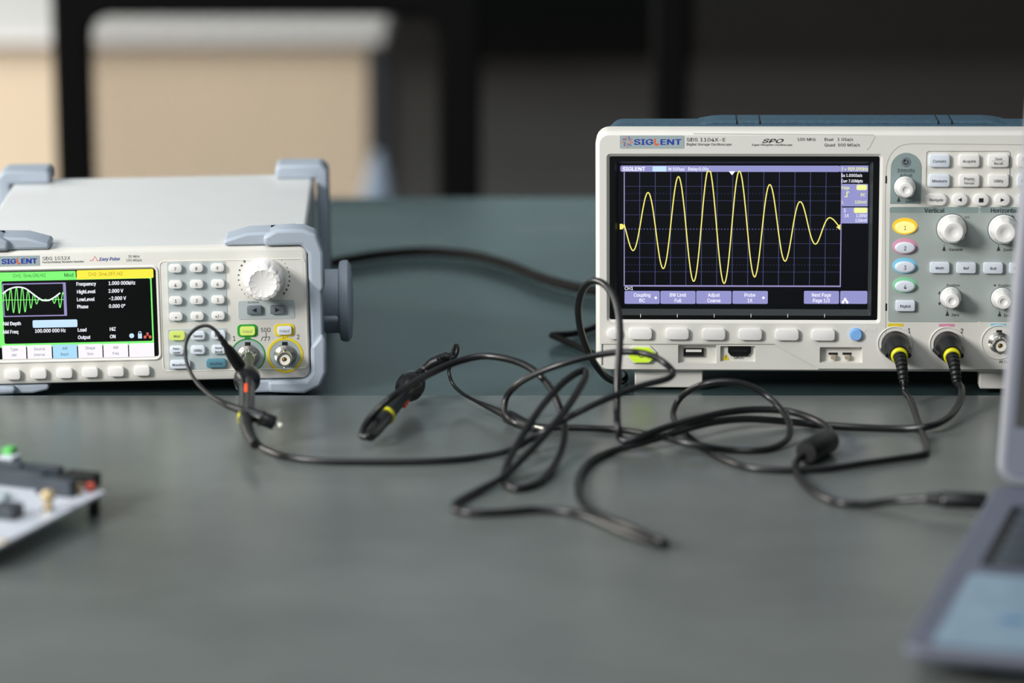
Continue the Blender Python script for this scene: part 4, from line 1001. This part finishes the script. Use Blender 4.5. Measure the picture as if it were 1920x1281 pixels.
wb(M(0).sweep(P, [.0058, .0070, .0070, .0058], 28), 'ferrite_bead', 'plastic_black_satin', tC)
Q, R = ribbed([at(1738, 936, .0118), at(1766, 936.5, .0125)], .0030, .0038, 4, .85)
wb(M(0).sweep(Q, R, 16), 'strain_relief', 'plastic_black_satin', tC)
p0, p1 = at(1766, 937, .0127), at(1850, 940, .0127)
wb(M(0).sweep([p0, p0.lerp(p1, .05), p0.lerp(p1, .95), p1], [.0040, .0047, .0047, .0042], 20, .8), 'plug_body', 'plastic_black', tC)
p2 = p1 + (p1-p0).normalized()*.004
wb(M(0).sweep([p1, p2], .0022, 8), 'plug_contact', 'chrome', tC)

# ---- cords on the far desk
def cord(name, label, cs, r, cat='cord'):
    t = pth(cs)
    ob = M(0).sweep(t, r, 12).build(name, 'cord_matte'); ob['label'] = label; ob['category'] = cat
    return ob
cord('power_cord', 'thick black power cord arching across the far desk behind both instruments', [(520, 520, .0042), (565, 506, .0042), (610, 496, .0042), (660, 486, .0042), (720, 477, .0042), (800, 472, .0042), (880, 478, .0042), (950, 496, .0042), (1020, 523, .0042), (1080, 539, .0042), (1130, 546, .0042), (1180, 548, .0042)], .0036)
cord('thin_cord', 'thin black cord bent double on the far desk beside the oscilloscope corner', [(1165, 598, .0026), (1130, 608, .0026), (1110, 616, .0026), (1075, 626, .0026), (1045, 628, .004), (1035, 629, .0045), (1045, 633, .004), (1072, 645, .0026), (1100, 659, .0026), (1111, 663, .0026)], .0021)

# ================================================================== circuit board
zt = .0156
c0, c1 = at(200, 921, zt), at(4, 1020, zt)
ex = (c1-c0).normalized(); ang = math.atan2(ex.y, ex.x)
bd = thing('circuit_board', 'white circuit board with black headers standing on spacers at the near desk', 'circuit board', Vector((c0.x, c0.y, .004)), Matrix.Rotation(ang, 3, 'Z'))
RB = Matrix.Rotation(-ang, 3, 'Z')
def bl(px, py, z=zt): q = RB @ (at(px, py, z)-Vector((c0.x, c0.y, .004))); return q
sgn = -1 if bl(0, 900).y < 0 else 1
LBx, LBy = .125, .088
ya, yb_ = (0, LBy) if sgn > 0 else (-LBy, 0)
L = [[(x, y, z) for x, y in rrect(LBx/2, (ya+yb_)/2, LBx, LBy, .003)] for z in (.010, .0116)]
M(0).loops(L).build('board', 'pcb_white', bd)
for x in (.005, LBx-.005):
    for y in (ya+.005, yb_-.005):
        M(0).loops([[(x+.003*math.cos(a*math.pi/3), y+.003*math.sin(a*math.pi/3), z) for a in range(6)] for z in (0, .010)]).build('spacer', 'plastic_black', bd)
def chip(px, py, sx, sy, sz, m, name, bev=.0004, label=None):
    q = bl(px, py)
    return M(0).box(q.x-sx/2, q.x+sx/2, q.y-sy/2, q.y+sy/2, .0116, .0116+sz).build(name, m, bd, bevel=bev, label=label)
chip(38, 911, .008, .030, .0085, 'pcb_chip', 'pin_header'); chip(106, 927, .008, .021, .0085, 'pcb_chip', 'pin_header')
chip(82, 898, .006, .022, .0075, 'pcb_chip', 'pin_header'); chip(14, 890, .006, .02, .0075, 'pcb_chip', 'pin_header')
chip(154, 911, .0075, .019, .0075, 'slot_black', 'jumper_block')
for k in range(3): chip(142+k*4.5, 926+k*.8, .0015, .0015, .0060, 'pcb_gold', 'header_pin', 0)
chip(170, 921, .0035, .0045, .0042, 'pcb_red', 'jumper_cap', .0003, 'red jumper cap')
chip(19, 884, .010, .009, .0090, 'pcb_white', 'terminal_block'); chip(19, 880, .007, .006, .0125, 'pcb_green', 'indicator', .0006, 'green indicator')
q = bl(91, 958)
M(0).loops([[(q.x+r*math.cos(2*math.pi*j/14), q.y+r*math.sin(2*math.pi*j/14), z) for j in range(14)] for r, z in ((.0022, .0116), (.0022, .017), (.0034, .0175), (.0036, .0205), (.0022, .0225))]).build('trimmer', 'pcb_gold', bd)
chip(14, 970, .012, .013, .0070, 'pcb_chip', 'socket'); chip(90, 957, .005, .006, .0012, 'pcb_chip', 'trimmer_base')
chip(3, 1015, .003, .006, .0006, 'pcb_gold', 'edge_pad', 0)
chip(2, 935, .006, .008, .003, 'badge_grey', 'capacitor')

# ================================================================== laptop
zl = .020
h0, h1 = at(1868, 908, zl), at(1690, 1214, zl)
by = (h0-h1); by.z = 0; Ln = by.length; by.normalize(); la = math.atan2(by.y, by.x)-math.pi/2
lp = thing('laptop', 'slate grey laptop standing open at the right edge of the near desk', 'laptop', Vector((h0.x, h0.y, .004)), Matrix.Rotation(la, 3, 'Z'))
RL = Matrix.Rotation(-la, 3, 'Z')
def ll(px, py, z=zl): return RL @ (at(px, py, z)-Vector((h0.x, h0.y, .004)))
LW = .37
def lr(x0, x1, y0, y1, r, z, ins=0): return [(x, y, z) for x, y in rrect((x0+x1)/2, (y0+y1)/2, x1-x0-2*ins, y1-y0-2*ins, max(r-ins, .0005))]
M(0).loops([lr(0, LW, -Ln, 0, .010, .0065, .016), lr(0, LW, -Ln, 0, .010, .0085, .004), lr(0, LW, -Ln, 0, .010, .0115, 0), lr(0, LW, -Ln, 0, .010, .0148, 0), lr(0, LW, -Ln, 0, .010, .0160, .001)]).build('base', 'laptop_grey', lp)
M(0).loops([lr(0, LW, -Ln, 0, .010, .0134, -.0003), lr(0, LW, -Ln, 0, .010, .0152, -.0003)]).build('base_trim', 'laptop_edge', lp)
for x in (.03, LW-.03):
    for y in (-.03, -Ln+.03): M(0).loops([[(x+.006*math.cos(a*math.pi/8), y+.006*math.sin(a*math.pi/8), z) for a in range(16)] for z in (0, .008)]).build('rubber_foot', 'plastic_black', lp)
kx0, ky1 = .018, -.040
M(0).loops([lr(kx0-.004, LW-.026, ky1-.112, ky1, .004, z) for z in (.0158, .0162)]).build('keyboard_well', 'slot_black', lp)
key = None
for r_ in range(6):
    for c_ in range(14):
        x = kx0+.0115+c_*.0222; y = ky1-.0095-r_*.0184
        if key is None:
            key = M(0).loops([lr(-.0095, .0095, -.0058, .0058, .0015, 0), lr(-.0095, .0095, -.0058, .0058, .0015, .0004), lr(-.0095, .0095, -.0058, .0058, .0015, .0006, .0004)]).build('keycap', 'key_black', lp)
            key.location = (x, y, .0162); continue
        k2 = key.copy(); COL.objects.link(k2); k2.parent = lp; k2.location = (x, y, .0162)
M(0).loops([lr(LW*.36, LW*.66, -Ln+.02, -Ln+.105, .004, z) for z in (.0159, .01615)]).build('trackpad', 'laptop_edge', lp)
sx0, sx1, sy0, sy1 = .012, .104, -Ln+.008, ky1-.126  # pale blue patch with darker spots on the palm rest
st_ = M(0).loops([lr(sx0, sx1, sy0, sy1, .004, z) for z in (.0158, .0161)]).build('palm_patch', 'patch_blue', lp, label='pale blue patch with darker blue spots')
for (x, y, r) in ((.03, .045, .006), (.045, .03, .005), (.062, .05, .007), (.075, .02, .008), (.05, .065, .005), (.088, .055, .007)):
    M(0).loops([[(sx0+x+r*math.cos(a*math.pi/8), sy0+y+r*.8*math.sin(a*math.pi/8), z) for a in range(16)] for z in (.0161, .01625)]).build('patch_spot', 'patch_spot', st_)
# lid
al = math.radians(20)
RX = Matrix.Rotation(-al, 3, 'X')
def lidm(pts_): return [tuple(RX @ Vector(p) + Vector((0, -.002, .017))) for p in pts_]
LHt = .262
def lq(x0, x1, z0, z1, r, y, ins=0): return lidm([(x, y, z) for x, z in rrect((x0+x1)/2, (z0+z1)/2, x1-x0-2*ins, z1-z0-2*ins, max(r-ins, .0004))])
lid = M(0).loops([lq(0, LW, 0, LHt, .011, .006, .003), lq(0, LW, 0, LHt, .011, .003), lq(0, LW, 0, LHt, .011, -.0005), lq(0, LW, 0, LHt, .011, -.001, .0012)]).build('lid', 'laptop_edge', lp)
M(0).loops([lq(.0042, LW-.0042, .0042, LHt-.0042, .008, -.0008), lq(.0042, LW-.0042, .0042, LHt-.0042, .008, -.0016, .0006)]).build('screen_frame', 'laptop_grey', lid)
M(0).loops([lq(.0078, LW-.0078, .030, LHt-.010, .001, -.0012), lq(.0078, LW-.0078, .030, LHt-.010, .001, -.0019)]).build('screen', 'laptop_screen', lid)
M(0).sweep([(.05, -.001, .0165), (LW-.05, -.001, .0165)], .0035, 16).build('hinge', 'laptop_grey', lp)
